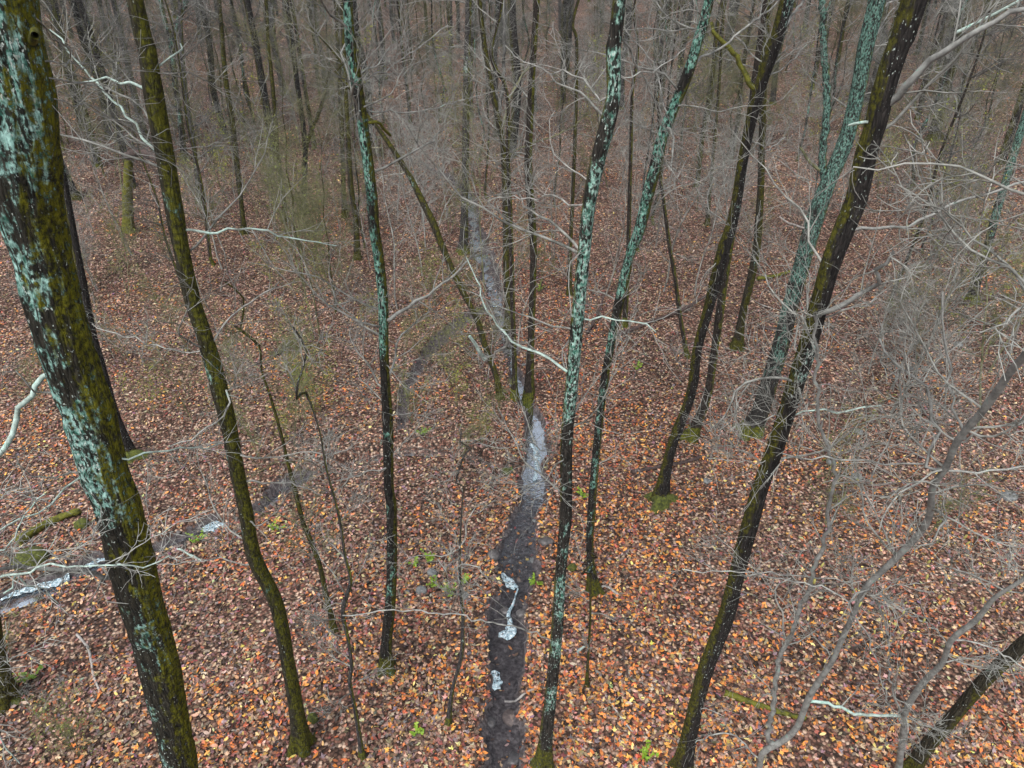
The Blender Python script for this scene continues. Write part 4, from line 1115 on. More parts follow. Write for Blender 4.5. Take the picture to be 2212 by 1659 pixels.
b0 = ground_hit(277, 500)
sn = [b0 + [0, 0, -0.1], at_y(276, 430, b0[1]), at_y(277, 370, b0[1]), at_y(281, 330, b0[1])]
sroot = empty('broken_snag', b0, 'broken mossy snag bent over at the top, left of the tall mossy trunk', 'dead tree')
P = resample(np.array(sn), 0.15); R = np.linspace(0.26, 0.17, len(P))
V, F = trunk_mesh('t', P - b0, R, 16, None, 0.3, 0.1, seed=5, ridges=6)
obj('trunk', new_mesh('trunk', [(V, F, 0)], [M_MOSSLIMB]), sroot)
P = resample(np.array([at_y(276, 338, b0[1]), at_y(300, 328, b0[1] - 0.4), at_y(335, 340, b0[1] - 0.8), at_y(360, 352, b0[1] - 1.2)]), 0.1)
v, f = tubes((P - b0)[None], np.linspace(0.20, 0.16, len(P))[None], 12)
obj('broken_top', new_mesh('broken_top', [(v, f, 0)], [M_LOGD]), sroot)

# ------------------------------------------------------------------ fallen wood
def lying(name, label, cat, px, wpx, mat, tw=0, group=None, lift=0.0, twmat=None):
    pts = []
    for q in px:
        p = ground_hit(q[0], q[1]); p[2] = gz(p[0], p[1])
        r = wpx * zdepth(p) / FPX / 2
        p[2] += r * 0.75 + (q[2] if len(q) > 2 else 0) + lift
        pts.append(p)
    r = wpx * zdepth(pts[0]) / FPX / 2
    return limb(name, label, cat, pts, mat, r, r * 0.75, pts[0], twmat, tw, 9, group)
lying('fallen_log', 'dark mossy log lying under the grey branches at the lower right', 'log', [(1565, 1500), (1620, 1520), (1690, 1543), (1740, 1556)], 14, M_MOSSLIMB)
lying('fallen_log', 'dark red brown log lying behind the foot of the blackish leaning trunk', 'log', [(1365, 1022), (1420, 1012), (1475, 1002), (1515, 990)], 9, M_LOGD)
lying('fallen_log', 'long dark branch propped across the slope left of the leaning pair', 'log', [(1334, 728), (1400, 700), (1475, 678, 0.15), (1525, 655, 0.3)], 8, M_LOGD, 6)
lying('fallen_log', 'dark curved mossy log on the bank left of the thickest trunk', 'log', [(40, 1178), (75, 1152), (120, 1128), (175, 1110)], 20, M_MOSSLIMB)
lying('fallen_log', 'dark rotten log on the slope between the tall mossy and slender lichen trunks', 'log', [(590, 772), (612, 755), (632, 742)], 14, M_LOGD)
lying('fallen_log', 'dark log by the mossy footed trunk near the right edge', 'log', [(2080, 658), (2130, 648), (2212, 640)], 11, M_LOGD)
lying('fallen_log', 'thin dark log across the leaves right of the big dark trunk', 'log', [(1780, 1070), (1830, 1064), (1850, 1063)], 9, M_LOGD)
lying('fallen_log', 'mossy log on the slope left of the forked green trunk', 'log', [(1635, 605), (1670, 600), (1705, 590)], 9, M_MOSSLIMB)
lying('stick', 'red brown broken stick lying below the slender dark trunk', 'stick', [(1303, 1293), (1315, 1320), (1327, 1348)], 7, M_LOGD)
lying('stick', 'dark stick ending in a fork on orange leaves right of the stream', 'stick', [(1344, 1405), (1352, 1440), (1356, 1465), (1362, 1492)], 6, M_LOGD, 2)
lying('stick', 'thin pale stick lying on leaves near the bottom right of the stream', 'stick', [(1300, 1488), (1316, 1515), (1340, 1548), (1365, 1580)], 4, M_LOGP, 3)
lying('stick', 'grey twisted dead branch lying at the foot of the slender dark trunk', 'stick', [(1278, 1284), (1296, 1276, 0.08), (1312, 1276, 0.1), (1335, 1286)], 6, M_LOGP, 5)
lying('stick', 'short stick lying across the stream edge by red leaves', 'stick', [(1090, 1494), (1113, 1494), (1140, 1494), (1158, 1490)], 5, M_LOGP)
lying('stick', 'short pale stick crusted with green lichen on orange leaves', 'stick', [(1246, 1413), (1254, 1404), (1262, 1398)], 6, M_LICH)
lying('stick', 'long pale bent branch on the leaves right of the thickest trunk foot', 'stick', [(167, 1372), (190, 1400), (198, 1430), (203, 1460), (215, 1492)], 6, M_LOGP, 6)
lying('stick', 'pale branch resting by the brook right of the thickest trunk', 'stick', [(322, 1178), (350, 1182), (385, 1188), (410, 1200), (436, 1212)], 6, M_LICH, 4)
lying('stick', 'thin dark stick leaning over the leaves in the middle of the right slope', 'stick', [(1640, 710), (1670, 712), (1690, 716)], 7, M_LOGD)
lying('stick', 'brown stick slanting over red leaves left of the slender dark trunk', 'stick', [(1268, 722), (1290, 690, 0.2), (1305, 660, 0.5)], 6, M_LOGD)

# a lichen covered limb hung up in the twigs over the stream
pb = at_y(1047, 775, 13.5)
limb('hanging_limb', 'short pale lichen covered limb hung in the twigs over the stream', 'branch',
     [at_y(1014, 726, 13.3), at_y(1026, 742, 13.35), at_y(1036, 760, 13.4), at_y(1047, 776, 13.5)], M_LICH, 0.035, 0.05, pb, M_TWIGP, 10, 8)

# ------------------------------------------------------------------ stones
def stone(label, u, v, wpx, mat, flat=0.55, group=None, name='stone', sinkf=0.3):
    p = ground_hit(u, v); p[2] = gz(p[0], p[1])
    r = wpx * zdepth(p) / FPX / 2
    n1, n2 = 14, 9
    sd = random.random() * 50
    V = []
    for j in range(n2):
        th = PI * j / (n2 - 1)
        for k in range(n1):
            ph = 2 * PI * k / n1
            d = Vector((math.sin(th) * math.cos(ph), math.sin(th) * math.sin(ph), math.cos(th)))
            q = 1 + 0.30 * (float(vnoise(d.x * 1.6 + sd, d.y * 1.6 + d.z, 71)) - 0.5) + 0.14 * (float(vnoise(d.x * 4 + sd, d.z * 4 + d.y * 3, 72)) - 0.5)
            c = max(abs(d.x), abs(d.y) * 1.05, abs(d.z)) ** 0.5
            V.append((d.x * r * q / c * 0.95, d.y * r * q / c * 0.8, d.z * r * q * flat / c))
    F = [(j * n1 + k, (j + 1) * n1 + k, (j + 1) * n1 + (k + 1) % n1, j * n1 + (k + 1) % n1) for j in range(n2 - 1) for k in range(n1)]
    o = obj(name, new_mesh(name, [(np.array(V), np.array(F), 0)], [mat]), None, (p[0], p[1], p[2] + r * flat * (1 - 2 * sinkf) * 0.6))
    o.rotation_euler = (random.uniform(-.15, .15), random.uniform(-.15, .15), random.uniform(0, 6))
    return tag(o, label, 'stone', group)
stone('smooth flat grey stone below two bright green plants left of the stream', 933, 1238, 24, M_STONE)
stone('pale rough grey boulder with fresh leaves around, left of the stream', 911, 1278, 25, M_STONE, 0.8)
stone('grey stone at the foot of the bent sapling on the left bank', 1005, 1288, 20, M_STONE)
stone('blue grey square stone on the left edge of the lower stream', 1030, 1514, 17, M_STONEW, 0.7)
stone('wide flat brown rock lying in the lower stream under a stick', 1104, 1530, 44, M_STONEB, 0.28)
stone('dark wet rock beside the brown rock in the lower stream', 1060, 1540, 30, M_STONEW, 0.4)
stone('low wet rock in the stream near the bottom edge', 1110, 1618, 36, M_STONEW, 0.35)
stone('broad dark rock on the right bank behind the pale lichen trunk', 1180, 1172, 34, M_STONEW, 0.5)
stone('dark rock on the left lip of the small waterfall', 1066, 1200, 30, M_STONEW, 0.6)
stone('wet rock splitting the white water of the stream', 1090, 1300, 26, M_STONEW, 0.5)
stone('wet ledge rock right of the white water', 1126, 1320, 24, M_STONEW, 0.5)
stone('small green mossy stone between the pale lichen and slender dark trunks', 1236, 1228, 22, M_STONEM)
stone('small dark stone left of the boulder near the slender lichen trunk', 880, 1279, 12, M_STONE)
stone('mossy stone at the foot of the tall mossy trunk', 676, 1555, 26, M_STONEM, 0.9)
stone('mossy lump just below the foot of the tall mossy trunk', 676, 1590, 17, M_STONEM, 0.5)
stone('large mossy boulder above the brook at the left edge', 66, 1215, 74, M_STONEM, 0.6)
stone('mossy rock beside the curved log left of the thickest trunk', 178, 1135, 30, M_STONEM, 0.8)
stone('teal grey stone on the leaves right of the big dark trunk', 1855, 935, 22, M_STONE)
stone('pale teal stone touching the right side of the big dark trunk', 1795, 1000, 24, M_STONE, 0.6)
stone('flat grey stone lower right of the teal grey stone', 1850, 1032, 27, M_STONE, 0.4)
stone('grey stone up the right slope by thin grey stems', 2070, 746, 22, M_STONE)
stone('small grey stone on the right slope left of the grey stems', 1966, 798, 14, M_STONE)
stone('dark grey rock near the right edge below the foreground tree', 2178, 1075, 34, M_STONE, 0.5)
stone('pale flat stone half buried right of the blackish leaning trunk', 1528, 1040, 22, M_STONE, 0.3)
stone('green tinted rock in the stream bed far up the valley', 1068, 662, 16, M_STONE)
stone('dark mossy bank rock left of the upper stream pool', 1095, 1020, 26, M_STONEM, 0.5)
stone('grey rock on the left side of the narrow upper stream', 1040, 560, 18, M_STONEW, 0.6)
stone('flat grey stone by the mossy log in the lower right leaves', 1395, 1640, 20, M_STONEM, 0.4)

def rubble():
    ch = []
    base = np.array([(math.sin(th) * math.cos(ph), math.sin(th) * math.sin(ph), math.cos(th)) for th in (0.6, 1.35, 2.2) for ph in np.arange(6) / 6 * 2 * PI + th])
    base = np.vstack([[(0, 0, 1)], base, [(0, 0, -1)]])
    F = [(0, 1 + k, 1 + (k + 1) % 6) for k in range(6)] + [(1 + j * 6 + k, 7 + j * 6 + k, 7 + j * 6 + (k + 1) % 6) for j in range(2) for k in range(6)] + \
        [(1 + j * 6 + k, 7 + j * 6 + (k + 1) % 6, 1 + j * 6 + (k + 1) % 6) for j in range(2) for k in range(6)] + [(19, 13 + (k + 1) % 6, 13 + k) for k in range(6)]
    F = np.array(F)
    for C, num in ((C_MAIN, 520), (C_TRIB, 230), (C_GULLY, 60)):
        for _ in range(num):
            c = C[int(rng.integers(len(C) // 8, int(len(C) * 0.75)))]
            if C is C_TRIB and c[0] > -5.5: continue
            off = c[3] * rng.normal() * 0.62
            x, y = c[0] + off, c[1] + 0.25 * rng.normal()
            r = 0.025 + 0.075 * rng.random() ** 3
            v = base * (1 + 0.22 * rng.normal(size=(len(base), 1))) * np.array([1, 0.8, 0.55]) * r
            a = rng.random() * 6.28
            v = np.column_stack([v[:, 0] * math.cos(a) - v[:, 1] * math.sin(a), v[:, 0] * math.sin(a) + v[:, 1] * math.cos(a), v[:, 2]])
            ch.append((v + [x, y, gz(x, y) + r * 0.15], F, int(rng.integers(3))))
    tag(obj('stream_pebbles', new_mesh('stream_pebbles', ch, [M_STONEW, M_STONE, M_STONEB], False)), 'wet pebbles and cobbles along the stream beds', kind='stuff')
rubble()

# pale sawn end far behind the slender lichen trunk
ps = ground_hit(815, 335)
so = limb('sawn_stump', 'short stump with a pale round sawn top beside the slender lichen trunk', 'stump',
          [ps + [0, 0, -0.1], ps + [0, 0, 0.25], ps + [0, -0.05, 0.5]], M_LOGD, 0.34, 0.32, ps, S=8)
a_ = np.arange(16) / 16 * 2 * PI
disc = np.vstack([np.column_stack([0.31 * np.cos(a_), -0.055 + 0.31 * np.sin(a_), np.full(16, 0.515)]), [(0, -0.055, 0.53)]])
obj('sawn_face', new_mesh('sawn_face', [(disc, np.array([(16, k, (k + 1) % 16) for k in range(16)]), 0)], [M_SAWN]), so)

# ------------------------------------------------------------------ fresh plants
def plant(label, u, v, h, group=None):
    p = ground_hit(u, v); p[2] = gz(p[0], p[1])
    root = empty('leafy_plant', p, label, 'plant', group)
    n = 7
    st = np.array([[0, 0, 0]] * n, float) + 0.015 * rng.normal(size=(n, 3)) * [1, 1, 0]
    az = rng.random(n) * 6.28
    d = np.stack([np.cos(az) * 0.7, np.sin(az) * 0.7, 0.7 + rng.random(n)], 1)
    P, D, R = grow(st, d, h * (0.7 + 0.6 * rng.random(n)), np.full(n, 0.004), np.full(n, 0.002), 5, 0.12, -0.05)
    v_, f_ = tubes(P, R, 3)
    obj('stem', new_mesh('stem', [(v_, f_, 0)], [M_FRESH]), root)
    S, dd, rr, t_ = kids(P, D, R, 7, 0.3, (0.7, 1.2))
    k = len(S)
    LF = leaf_xf(k, 0.5)(OVAL) * (0.025 + 0.03 * rng.random(k))[:, None, None] + S[:, None, :] + (dd * 0.02)[:, None, :]
    Fc = (OVAL_F[None] + (np.arange(k) * 6)[:, None, None]).reshape(-1, 3)
    obj('leaves', new_mesh('leaves', [(LF.reshape(-1, 3), Fc, 0)], [M_FRESH], False), root)['kind'] = 'stuff'
for lb, u, v, h in [
    ('larger bright green plant just above the smooth grey stone', 927, 1214, 0.30),
    ('smaller yellow green plant left of the larger plant above the grey stone', 893, 1222, 0.24),
    ('yellow green plant below the smooth grey stone', 940, 1264, 0.2),
    ('vivid green plant touching the foot of the bent sapling', 974, 1284, 0.24),
    ('low green plant above the stone under the bent sapling', 1000, 1258, 0.2),
    ('green plant on the right bank beside the white water', 1155, 1264, 0.2),
    ('tiny green plant in leaves left of the lower stream', 900, 1586, 0.16),
    ('bright green plant near the bottom edge right of the pale lichen trunk', 1395, 1636, 0.26),
    ('bright yellow green plant right of the thickest trunk near the brook', 430, 1170, 0.32),
    ('green plant left of the mossy leaning sapling by the brook', 594, 1148, 0.26),
    ('green plant on the slope left of the upper stream', 917, 940, 0.3),
    ('green plant right of the pale lichen trunk by the slender dark trunk', 1260, 1073, 0.24),
    ('green plant up the slope by the trunk on the upper stream bank', 1166, 628, 0.4),
    ('green plant on the red leaf slope right of the slender dark trunk', 1376, 800, 0.26),
    ('green mossy plant on the left bank of the upper stream', 1098, 1012, 0.26),
    ('green plant at the left edge near the bottom', 72, 1465, 0.4)]:
    plant(lb, u, v, h)

# ------------------------------------------------------------------ catkins on the corner sapling
cs = bpy.data.objects['grey_second_sapling']
cv, cf = tubes(np.array([[[0, 0, 0], [0.002, 0.001, -0.012], [0.004, 0, -0.03], [0.003, 0, -0.05], [0.003, 0, -0.06]]]), np.array([[0.004, 0.009, 0.010, 0.008, 0.002]]), 6)
cme = new_mesh('catkin', [(cv, cf, 0)], [M_CATKIN])
for (u, v) in [(2090, 1155), (2096, 1170), (2150, 1295), (2170, 1300), (2115, 1335), (2130, 1320), (1955, 1318), (1960, 1300), (2005, 1240), (2010, 1210), (2035, 1285),
               (2050, 1290), (2108, 1310), (2125, 1290), (2200, 1310), (2185, 1275), (2160, 1235), (1850, 1270), (1780, 1215), (1760, 1250), (1890, 1360), (1862, 1300),
               (1952, 1370), (1945, 1440), (2020, 1380), (1998, 1335)]:
    p = at_y(u, v, 5.4 + 0.9 * random.random())
    o = obj('catkin', cme, cs, Vector(p) - cs.location)
    o.rotation_euler = (random.uniform(-.4, .4), random.uniform(-.4, .4), random.uniform(0, 6))
    s = random.uniform(1.0, 1.6); o.scale = (s, s, s)
    # the thin twig it hangs on
print('heroes done', len(HEROES))

# ------------------------------------------------------------------ forest templates
def template_tree(kind, H, r, lean, tw, barkm, nb, zb):
    C = np.array([[0, 0, -0.15]] + [[lean * (z / H) ** 1.3 * H * 0.1 + 0.12 * rng.normal(), 0.12 * rng.normal(), z] for z in np.linspace(0.3, H, 9)])
    R = np.concatenate([[r * 1.05], r * (1 - 0.88 * np.linspace(0, 1, 9) ** 1.2)])
    C4 = resample(np.column_stack([C, R]), 0.5)
    V, F = trunk_mesh('t', C4[:, :3], C4[:, 3], 10, None, 0.3, 0.05, seed=int(H * 7) % 90)
    tme = new_mesh('trunk', [(V, F, 0)], [BARK[barkm]])
    c = C4[:, :3]
    j = np.where(c[:, 2] > zb)[0]
    k = rng.choice(j, nb)
    az = rng.random(nb) * 6.28
    d = np.stack([np.cos(az), np.sin(az), 0.25 + 0.7 * rng.random(nb)], 1)
    L = (1.3 + 2.6 * rng.random(nb)) * (H / 20) * (0.45 + 0.8 * np.clip(C4[k, 2] / H, 0, 1))
    p, dd, rr = grow(c[k], d, L, np.minimum(C4[k, 3] * 0.5, 0.012 + 0.010 * L), np.full(nb, 0.008), 8, 0.14, 0.04)
    ch = [(*tubes(p, rr, 4), 0)]
    ex, tips = twiggy(p, dd, rr, 7, 1.15, 3, 0.55, 0.0055, 0, 0.04, n3=1, rtop=0.012)
    ch += ex
    return tme, new_mesh('crown', ch, [tw])

TPL = [template_tree('a', 25, 0.21, 0.3, M_TWIG, 'grey', 40, 4.5), template_tree('b', 23, 0.17, -0.5, M_TWIGD, 'plain', 40, 4.0),
       template_tree('c', 27, 0.25, 0.2, M_TWIGD, 'dark', 38, 6.0), template_tree('d', 20, 0.12, 0.6, M_TWIGO, 'olive', 38, 3),
       template_tree('e', 24, 0.18, -0.2, M_TWIGD, 'dark', 40, 4), template_tree('f', 15, 0.08, 0.5, M_TWIG, 'lichen', 32, 2.5)]
TPL_LAB = ['far bare grey trunk', 'far bare brownish trunk', 'far thick dark trunk', 'far thin mossy trunk', 'far dark twigged trunk', 'far very thin lichen stem']

def place(name, meshes, loc, rz, s, label, cat, group):
    root = empty(name, loc, label, cat, group)
    root.rotation_euler = (0, 0, rz); root.scale = (s, s, s)
    for nm, me in meshes:
        o = bpy.data.objects.new(nm, me); COL.objects.link(o); o.parent = root
    return root

GAPS = []
for h in HEROES:
    nm_ = {'great_mossy_tree': 'thickest trunk', 'mossy_tree': 'tall mossy trunk', 'shaded_slope_tree': 'slim greyish trunk', 'long_slope_tree': 'long slope trunk', 'straight_slope_tree': 'thin straight trunk',
           'forked_slope_tree': 'low Y fork', 'lichen_tree': 'slender lichen trunk', 'grey_valley_tree': 'grey valley trunk', 'forking_valley_tree': 'forking valley trunk', 'stream_bank_tree': 'stream bank trunk',
           'pale_lichen_tree': 'pale lichen trunk', 'dark_slender_tree': 'slender dark trunk', 'black_leaning_tree': 'blackish leaning trunk', 'forked_green_tree': 'forked green trunk', 'big_dark_tree': 'big dark trunk',
           'mossy_far_right_tree': 'far right mossy trunk', 'dark_right_tree': 'right edge trunk'}.get(h[0])
    if nm_:
        q = sorted(h[3], key=lambda a: a[1])
        GAPS.append((float(np.interp(150, [a[1] for a in q], [a[0] for a in q])), nm_))
GAPS.sort()
GAP_N = {}
ORD = ['nearest', 'second', 'third', 'fourth', 'fifth', 'sixth', 'seventh', 'eighth', 'ninth', 'tenth', 'eleventh', 'twelfth']
def gap_label(x, y, desc):
    u = to_px((x, y, float(g_base(x, y)) + 3))[0]
    k = sum(1 for g in GAPS if g[0] < u)
    wh = f'left of the {GAPS[0][1]}' if k == 0 else (f'right of the {GAPS[-1][1]}' if k == len(GAPS) else f'between {GAPS[k - 1][1]} and {GAPS[k][1]}')
    return desc, wh
taken = [h[2][:2] for h in HEROES]
def clear(x, y, dmin):
    for q in taken:
        if (q[0] - x) ** 2 + (q[1] - y) ** 2 < dmin * dmin: return False
    return True
n_far, tries = 0, 0
FAR = []
while n_far < 290 and tries < 20000:
    tries += 1
    y = 36 + 95 * rng.random() ** 0.9
    half = 0.76 * (0.866 * y + 6)
    x = (rng.random() * 2 - 1) * half
    if not clear(x, y, 1.9): continue
    d, nr = chan(np.array([x]), np.array([y]))
    if nr[0] > 0.05: continue
    # the near part of the far wood is thinner in the middle
    if y < 46 and abs(x) < 9 and rng.random() < 0.6: continue
    taken.append((x, y))
    k = int(rng.choice(6, p=[0.2, 0.18, 0.14, 0.18, 0.15, 0.15]))
    tm_, cm_ = TPL[k]
    nm = ['far_grey_tree', 'far_brown_tree', 'far_dark_tree', 'far_mossy_tree', 'far_twiggy_tree', 'far_thin_tree'][k]
    FAR.append((y, x, k, nm))
    n_far += 1
for (y, x, k, nm) in sorted(FAR):
    tm_, cm_ = TPL[k]
    desc, wh = gap_label(x, y, TPL_LAB[k])
    c_ = GAP_N.get((desc, wh), 0); GAP_N[(desc, wh)] = c_ + 1
    place(nm, [('trunk', tm_), ('crown', cm_)], (x, y, float(g_base(x, y)) - 0.05), rng.random() * 6.28, 0.8 + 0.45 * rng.random(),
          f'{ORD[min(c_, 11)]} {desc} {wh}', 'tree', 'far trees up the valley')
print('far trees', n_far)

POLES = [template_tree('p', 11, 0.050, 0.6, M_TWIG, 'grey', 30, 1.5), template_tree('q', 13, 0.060, -0.4, M_TWIGD, 'plain', 34, 2.0), template_tree('r', 9, 0.042, 0.8, M_TWIGO, 'olive', 30, 1.0)]
POLE_LAB = ['slim grey pole tree', 'slim dark pole tree', 'slim olive pole tree']
PL = []
while len(PL) < 120:
    y = 24 + 75 * rng.random() ** 1.1
    x = (rng.random() * 2 - 1) * 0.76 * (0.866 * y + 6)
    if y < 34 and (abs(x) < 5 or rng.random() < 0.5): continue
    if not clear(x, y, 1.2): continue
    d, nr = chan(np.array([x]), np.array([y]))
    if nr[0] > 0.05: continue
    taken.append((x, y))
    side = abs(x) / (0.7 * y)
    PL.append((y, x, int(rng.choice(3, p=[0.38, 0.40, 0.22] if side < 0.35 else [0.25, 0.30, 0.45]))))
for (y, x, k) in sorted(PL):
    desc, wh = gap_label(x, y, POLE_LAB[k])
    c_ = GAP_N.get((desc, wh), 0); GAP_N[(desc, wh)] = c_ + 1
    place(['grey_pole_tree', 'dark_pole_tree', 'olive_pole_tree'][k], [('trunk', POLES[k][0]), ('crown', POLES[k][1])], (x, y, float(g_base(x, y)) - 0.05), rng.random() * 6.28,
          0.75 + 0.5 * rng.random(), f'{ORD[min(c_, 11)]} {desc} {wh}', 'pole tree', 'slim pole trees up the valley')

# ------------------------------------------------------------------ understory shrubs and thin saplings
def template_shrub(H, stems, tw, leaves, r=0.016, spread=0.35, nb=10, rm=0.0036):
    st = np.column_stack([0.06 * rng.normal(size=(stems, 2)), np.full(stems, -0.05)])
    az = rng.random(stems) * 6.28
    d = np.stack([np.cos(az) * spread, np.sin(az) * spread, np.ones(stems)], 1)
    p, dd, rr = grow(st, d, H * (0.7 + 0.5 * rng.random(stems)), np.full(stems, r), np.full(stems, 0.005), 12, 0.09, 0.03)
    sv_, sf_ = tubes(p, rr, 6)
    S, d2, r2, t2 = kids(p, dd, rr, nb, 0.2, (0.6, 1.25))
    L = H * 0.32 * (0.4 + 0.9 * rng.random(len(S))) * (1.2 - 0.7 * t2)
    p2, dd2, rr2 = grow(S, d2, L, np.clip(r2 * 0.6, 0.005, 0.012), np.full(len(S), 0.004), 7, 0.16, 0.03)
    ch = [(*tubes(p2, rr2, 4), 0)]
    ex, tips = twiggy(p2, dd2, rr2, 6, H * 0.13, 3, H * 0.06, rm, 0, 0.03)
    ch += ex
    out = [('stem', new_mesh('stem', [(sv_, sf_, 0)], [tw])), ('twigs', new_mesh('twigs', ch, [tw]))]
    if leaves:
        q = tips.reshape(-1, 3); q = q[rng.choice(len(q), min(leaves, len(q)), replace=False)]
        k = len(q)
        LF = leaf_xf(k, 0.7)(OVAL) * (0.022 + 0.02 * rng.random(k))[:, None, None] + q[:, None, :]
        Fc = (OVAL_F[None] + (np.arange(k) * 6)[:, None, None]).reshape(-1, 3)
        out.append(('leaves', new_mesh('leaves', [(LF.reshape(-1, 3), Fc, 0)], [M_BUD], False)))
    return out
SHR = {'bare': [template_shrub(3.8, 1, M_TWIG, 0, 0.022, 0.2, 16), template_shrub(3.0, 2, M_TWIG, 0, 0.018, 0.3, 10), template_shrub(5.0, 1, M_TWIGP, 0, 0.028, 0.15, 20)],
       'bud': [template_shrub(3.2, 2, M_TWIGO, 200, 0.018, 0.3, 11), template_shrub(2.4, 4, M_TWIGO, 260, 0.014, 0.4, 7), template_shrub(4.4, 1, M_TWIGO, 220, 0.024, 0.2, 18)]}

SHR['spring'] = [template_shrub(5.0, 1, M_TWIGO, 0, 0.022, 0.15, 18), template_shrub(3.2, 3, M_TWIGO, 0, 0.016, 0.3, 9)]
for T_ in SHR['spring']:
    q = np.array([v.co[:] for v in T_[1][1].vertices]); q = q[rng.choice(len(q), 420, replace=False)]
    LF = leaf_xf(420, 0.7)(OVAL) * (0.028 + 0.028 * rng.random(420))[:, None, None] + q[:, None, :]
    T_.append(('leaves', new_mesh('leaves', [(LF.reshape(-1, 3), (OVAL_F[None] + (np.arange(420) * 6)[:, None, None]).reshape(-1, 3), 0)], [M_SPRING], False)))
SHR['veil'] = [template_shrub(7.0, 1, M_TWIG, 0, 0.035, 0.12, 22), template_shrub(6.0, 2, M_TWIG, 0, 0.026, 0.22, 11), template_shrub(6.5, 1, M_TWIGO, 500, 0.030, 0.15, 22)]
ref_px = [(h[0], h[1], h[3][0], h[2]) for h in HEROES]
short = {'great_mossy_tree': 'the thickest mossy trunk', 'mossy_tree': 'the tall mossy trunk', 'lichen_tree': 'the slender lichen trunk', 'pale_lichen_tree': 'the pale lichen trunk',
         'dark_slender_tree': 'the slender dark trunk', 'black_leaning_tree': 'the blackish leaning trunk', 'forked_green_tree': 'the forked green trunk', 'big_dark_tree': 'the big dark trunk',
         'grey_valley_tree': 'the grey valley trunk', 'stream_bank_tree': 'the stream bank trunk', 'crooked_mossy_tree': 'the crooked mossy trunk', 'straight_mossy_tree': 'the slim mossy trunk',
         'long_slope_tree': 'the long left slope trunk', 'dark_right_tree': 'the dark right edge trunk', 'broken_snag': 'the broken snag', 'mossy_sapling': 'the mossy leaning sapling',
         'bent_sapling': 'the bent sapling', 'leaning_shadow_tree': 'the mossy foot behind the thickest trunk', 'mossy_far_right_tree': 'the far mossy right trunk'}
refs = [(short[h[0]], np.array(h[2])) for h in HEROES if h[0] in short]
used_labels = {}
def where(p, kind):
    """words that say where a shrub stands, from the trunk nearest to its foot"""
    p = np.asarray(p)
    order = sorted(refs, key=lambda r: np.linalg.norm(r[1][:2] - p[:2]))
    for r in order[:8]:
        dx, dy = p[0] - r[1][0], p[1] - r[1][1]
        side = ('right of ' if dx > 0 else 'left of ') if abs(dx) > abs(dy) * 0.6 else ('behind ' if dy > 0 else 'in front of ')
        dist = np.hypot(dx, dy)
        how = 'close ' if dist < 1.6 else ('' if dist < 4 else 'well ')
        lab = f'{kind} {how}{side}{r[0]}'
        if len(lab.split()) > 16: continue
        if lab not in used_labels:
            used_labels[lab] = 1
            return lab
    return None

def shrub(u, v, kind, s, var=None, tall=False):
    p = ground_hit(u, v)
    d, nr = chan(np.array([p[0]]), np.array([p[1]]))
    if nr[0] > 0.3: return
    p[2] = gz(p[0], p[1])
    T = SHR[kind]; k = int(rng.integers(len(T))) if var is None else var
    desc = {'bare': ['thin bare grey sapling', 'bare grey shrub of two stems', 'tall thin pale sapling'], 'bud': ['olive shrub with small green buds', 'low olive bush with green buds', 'tall olive sapling with green buds'], 'spring': ['young tree with fresh yellow green leaves', 'bush with fresh yellow green leaves'], 'veil': ['tall young tree of fine grey twigs', 'forked young tree of grey twigs', 'tall young olive twigged tree']}[kind][k]
    lab = where(p, desc)
    grp = None
    if lab is None:
        lab = desc + ' in the tangled undergrowth'; grp = desc + ' in the undergrowth'
    nm = {'bare': 'bare_sapling', 'bud': 'budding_shrub', 'veil': 'young_tree', 'spring': 'spring_shrub'}[kind]
    place(nm, T[k], p, rng.random() * 6.28, s, lab, {'bare': 'sapling', 'bud': 'shrub', 'veil': 'tree', 'spring': 'shrub'}[kind], grp)

# picture regions where the undergrowth stands: (u0, u1, v0, v1, count, chance of green)
for (u0, u1, v0, v1, n, pg, s0, s1) in [
    (120, 480, 420, 700, 13, 0.6, 0.7, 1.2), (200, 560, 700, 960, 10, 0.5, 0.6, 1.0), (520, 820, 520, 1000, 12, 0.6, 0.5, 0.9),
    (860, 1080, 620, 960, 12, 0.8, 0.5, 0.9), (560, 800, 420, 560, 9, 0.6, 0.8, 1.2), (0, 160, 600, 900, 5, 0.4, 0.6, 1.0),
    (1820, 2212, 560, 900, 18, 0.35, 0.7, 1.2), (1780, 2200, 900, 1250, 8, 0.2, 0.6, 0.9), (1400, 1800, 420, 620, 8, 0.3, 0.7, 1.1),
    (850, 1250, 430, 640, 16, 0.25, 0.8, 1.3), (100, 700, 260, 430, 14, 0.5, 0.9, 1.5), (1250, 2100, 280, 430, 16, 0.4, 0.9, 1.5),
    (700, 1250, 280, 430, 16, 0.2, 1.0, 1.6), (1700, 2212, 380, 560, 10, 0.5, 0.8, 1.2), (0, 120, 1330, 1500, 2, 1.0, 0.4, 0.5), (0, 180, 1530, 1640, 3, 0.6, 0.4, 0.5)]:
    for _ in range(n):
        shrub(u0 + (u1 - u0) * rng.random(), v0 + (v1 - v0) * rng.random(), 'bud' if rng.random() < pg else 'bare', s0 + (s1 - s0) * rng.random())
for (u0, u1, v0, v1, n) in [(100, 700, 420, 760, 8), (560, 820, 620, 960, 3), (850, 1080, 520, 800, 4), (1180, 1500, 420, 640, 3), (1500, 2200, 420, 640, 7), (1850, 2212, 640, 1000, 5),
                            (100, 2150, 300, 420, 16), (60, 2160, 180, 320, 34)]:
    for _ in range(n):
        shrub(u0 + (u1 - u0) * rng.random(), v0 + (v1 - v0) * rng.random(), 'veil', 0.75 + 0.45 * rng.random())
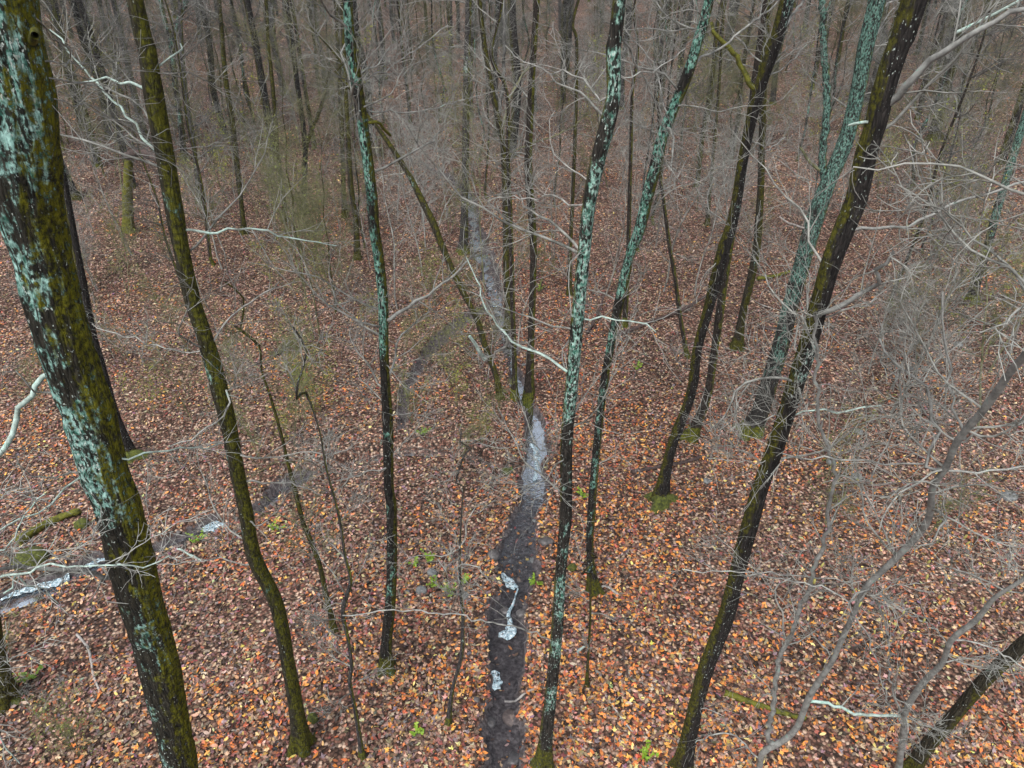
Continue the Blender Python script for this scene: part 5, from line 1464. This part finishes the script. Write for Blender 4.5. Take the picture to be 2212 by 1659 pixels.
for (u, v, s, var) in [(1600, 300, 1.2, 0), (1690, 310, 1.3, 0), (1760, 330, 1.1, 1), (1850, 350, 1.0, 1), (2110, 560, 0.8, 1), (2160, 640, 0.7, 1), (660, 470, 0.9, 1), (480, 420, 1.0, 1), (800, 720, 0.5, 1),
                       (700, 830, 0.5, 1), (640, 760, 0.6, 1), (660, 860, 0.45, 1), (560, 470, 1.0, 0), (1010, 760, 0.6, 1), (985, 880, 0.5, 1), (1900, 430, 1.0, 1), (330, 900, 0.5, 1), (590, 620, 0.6, 1), (720, 640, 0.6, 0), (690, 900, 0.5, 1), (620, 960, 0.4, 1), (1090, 700, 0.5, 1), (940, 640, 0.6, 1), (1040, 960, 0.35, 1), (140, 430, 0.9, 0), (420, 470, 0.9, 1), (1440, 330, 1.3, 0), (1980, 430, 1.1, 0), (2060, 480, 0.9, 1), (760, 330, 1.4, 0), (560, 320, 1.4, 0), (250, 380, 1.2, 0), (960, 330, 1.4, 0), (1300, 320, 1.3, 0)]:
    shrub(u, v, 'spring', s, var)
for (u, v, k, s, var) in [(1000, 985, 'bud', 0.7, 0), (1075, 905, 'bud', 0.6, 1), (985, 830, 'bud', 0.8, 0), (700, 1010, 'bare', 0.8, 1), (640, 960, 'bud', 0.8, 2),
                          (1180, 1010, 'bare', 0.5, 1), (1060, 1060, 'bare', 0.5, 1), (320, 1090, 'bare', 0.6, 1), (500, 1180, 'bare', 0.5, 1), (1780, 1440, 'bare', 0.5, 0)]:
    shrub(u, v, k, s, var)
# ------------------------------------------------------------------ damp air
HZ = 0.0004
if HZ > 0:
    lo, hi = np.array([-420.0, -45.0, -3.0]), np.array([420.0, 480.0, 75.0])
    c8 = np.array([(x, y, z) for x in (lo[0], hi[0]) for y in (lo[1], hi[1]) for z in (lo[2], hi[2])])
    f6 = np.array([(0, 1, 3, 2), (4, 6, 7, 5), (0, 4, 5, 1), (2, 3, 7, 6), (0, 2, 6, 4), (1, 5, 7, 3)])
    hm = bpy.data.materials.new('haze'); hm.use_nodes = True
    t = hm.node_tree; t.nodes.clear()
    out = t.nodes.new('ShaderNodeOutputMaterial')
    vp = nd(t, 'ShaderNodeVolumePrincipled', Density=HZ, Anisotropy=0.2); vp.inputs['Color'].default_value = c4(0.90, 0.93, 0.95)
    t.links.new(vp.outputs[0], out.inputs['Volume'])
    tag(obj('haze', new_mesh('haze', [(c8, f6, 0)], [hm], False)), 'thin damp haze between the far trees', kind='stuff')
print('done', len(bpy.data.objects), sum(len(m.polygons) for m in bpy.data.meshes))
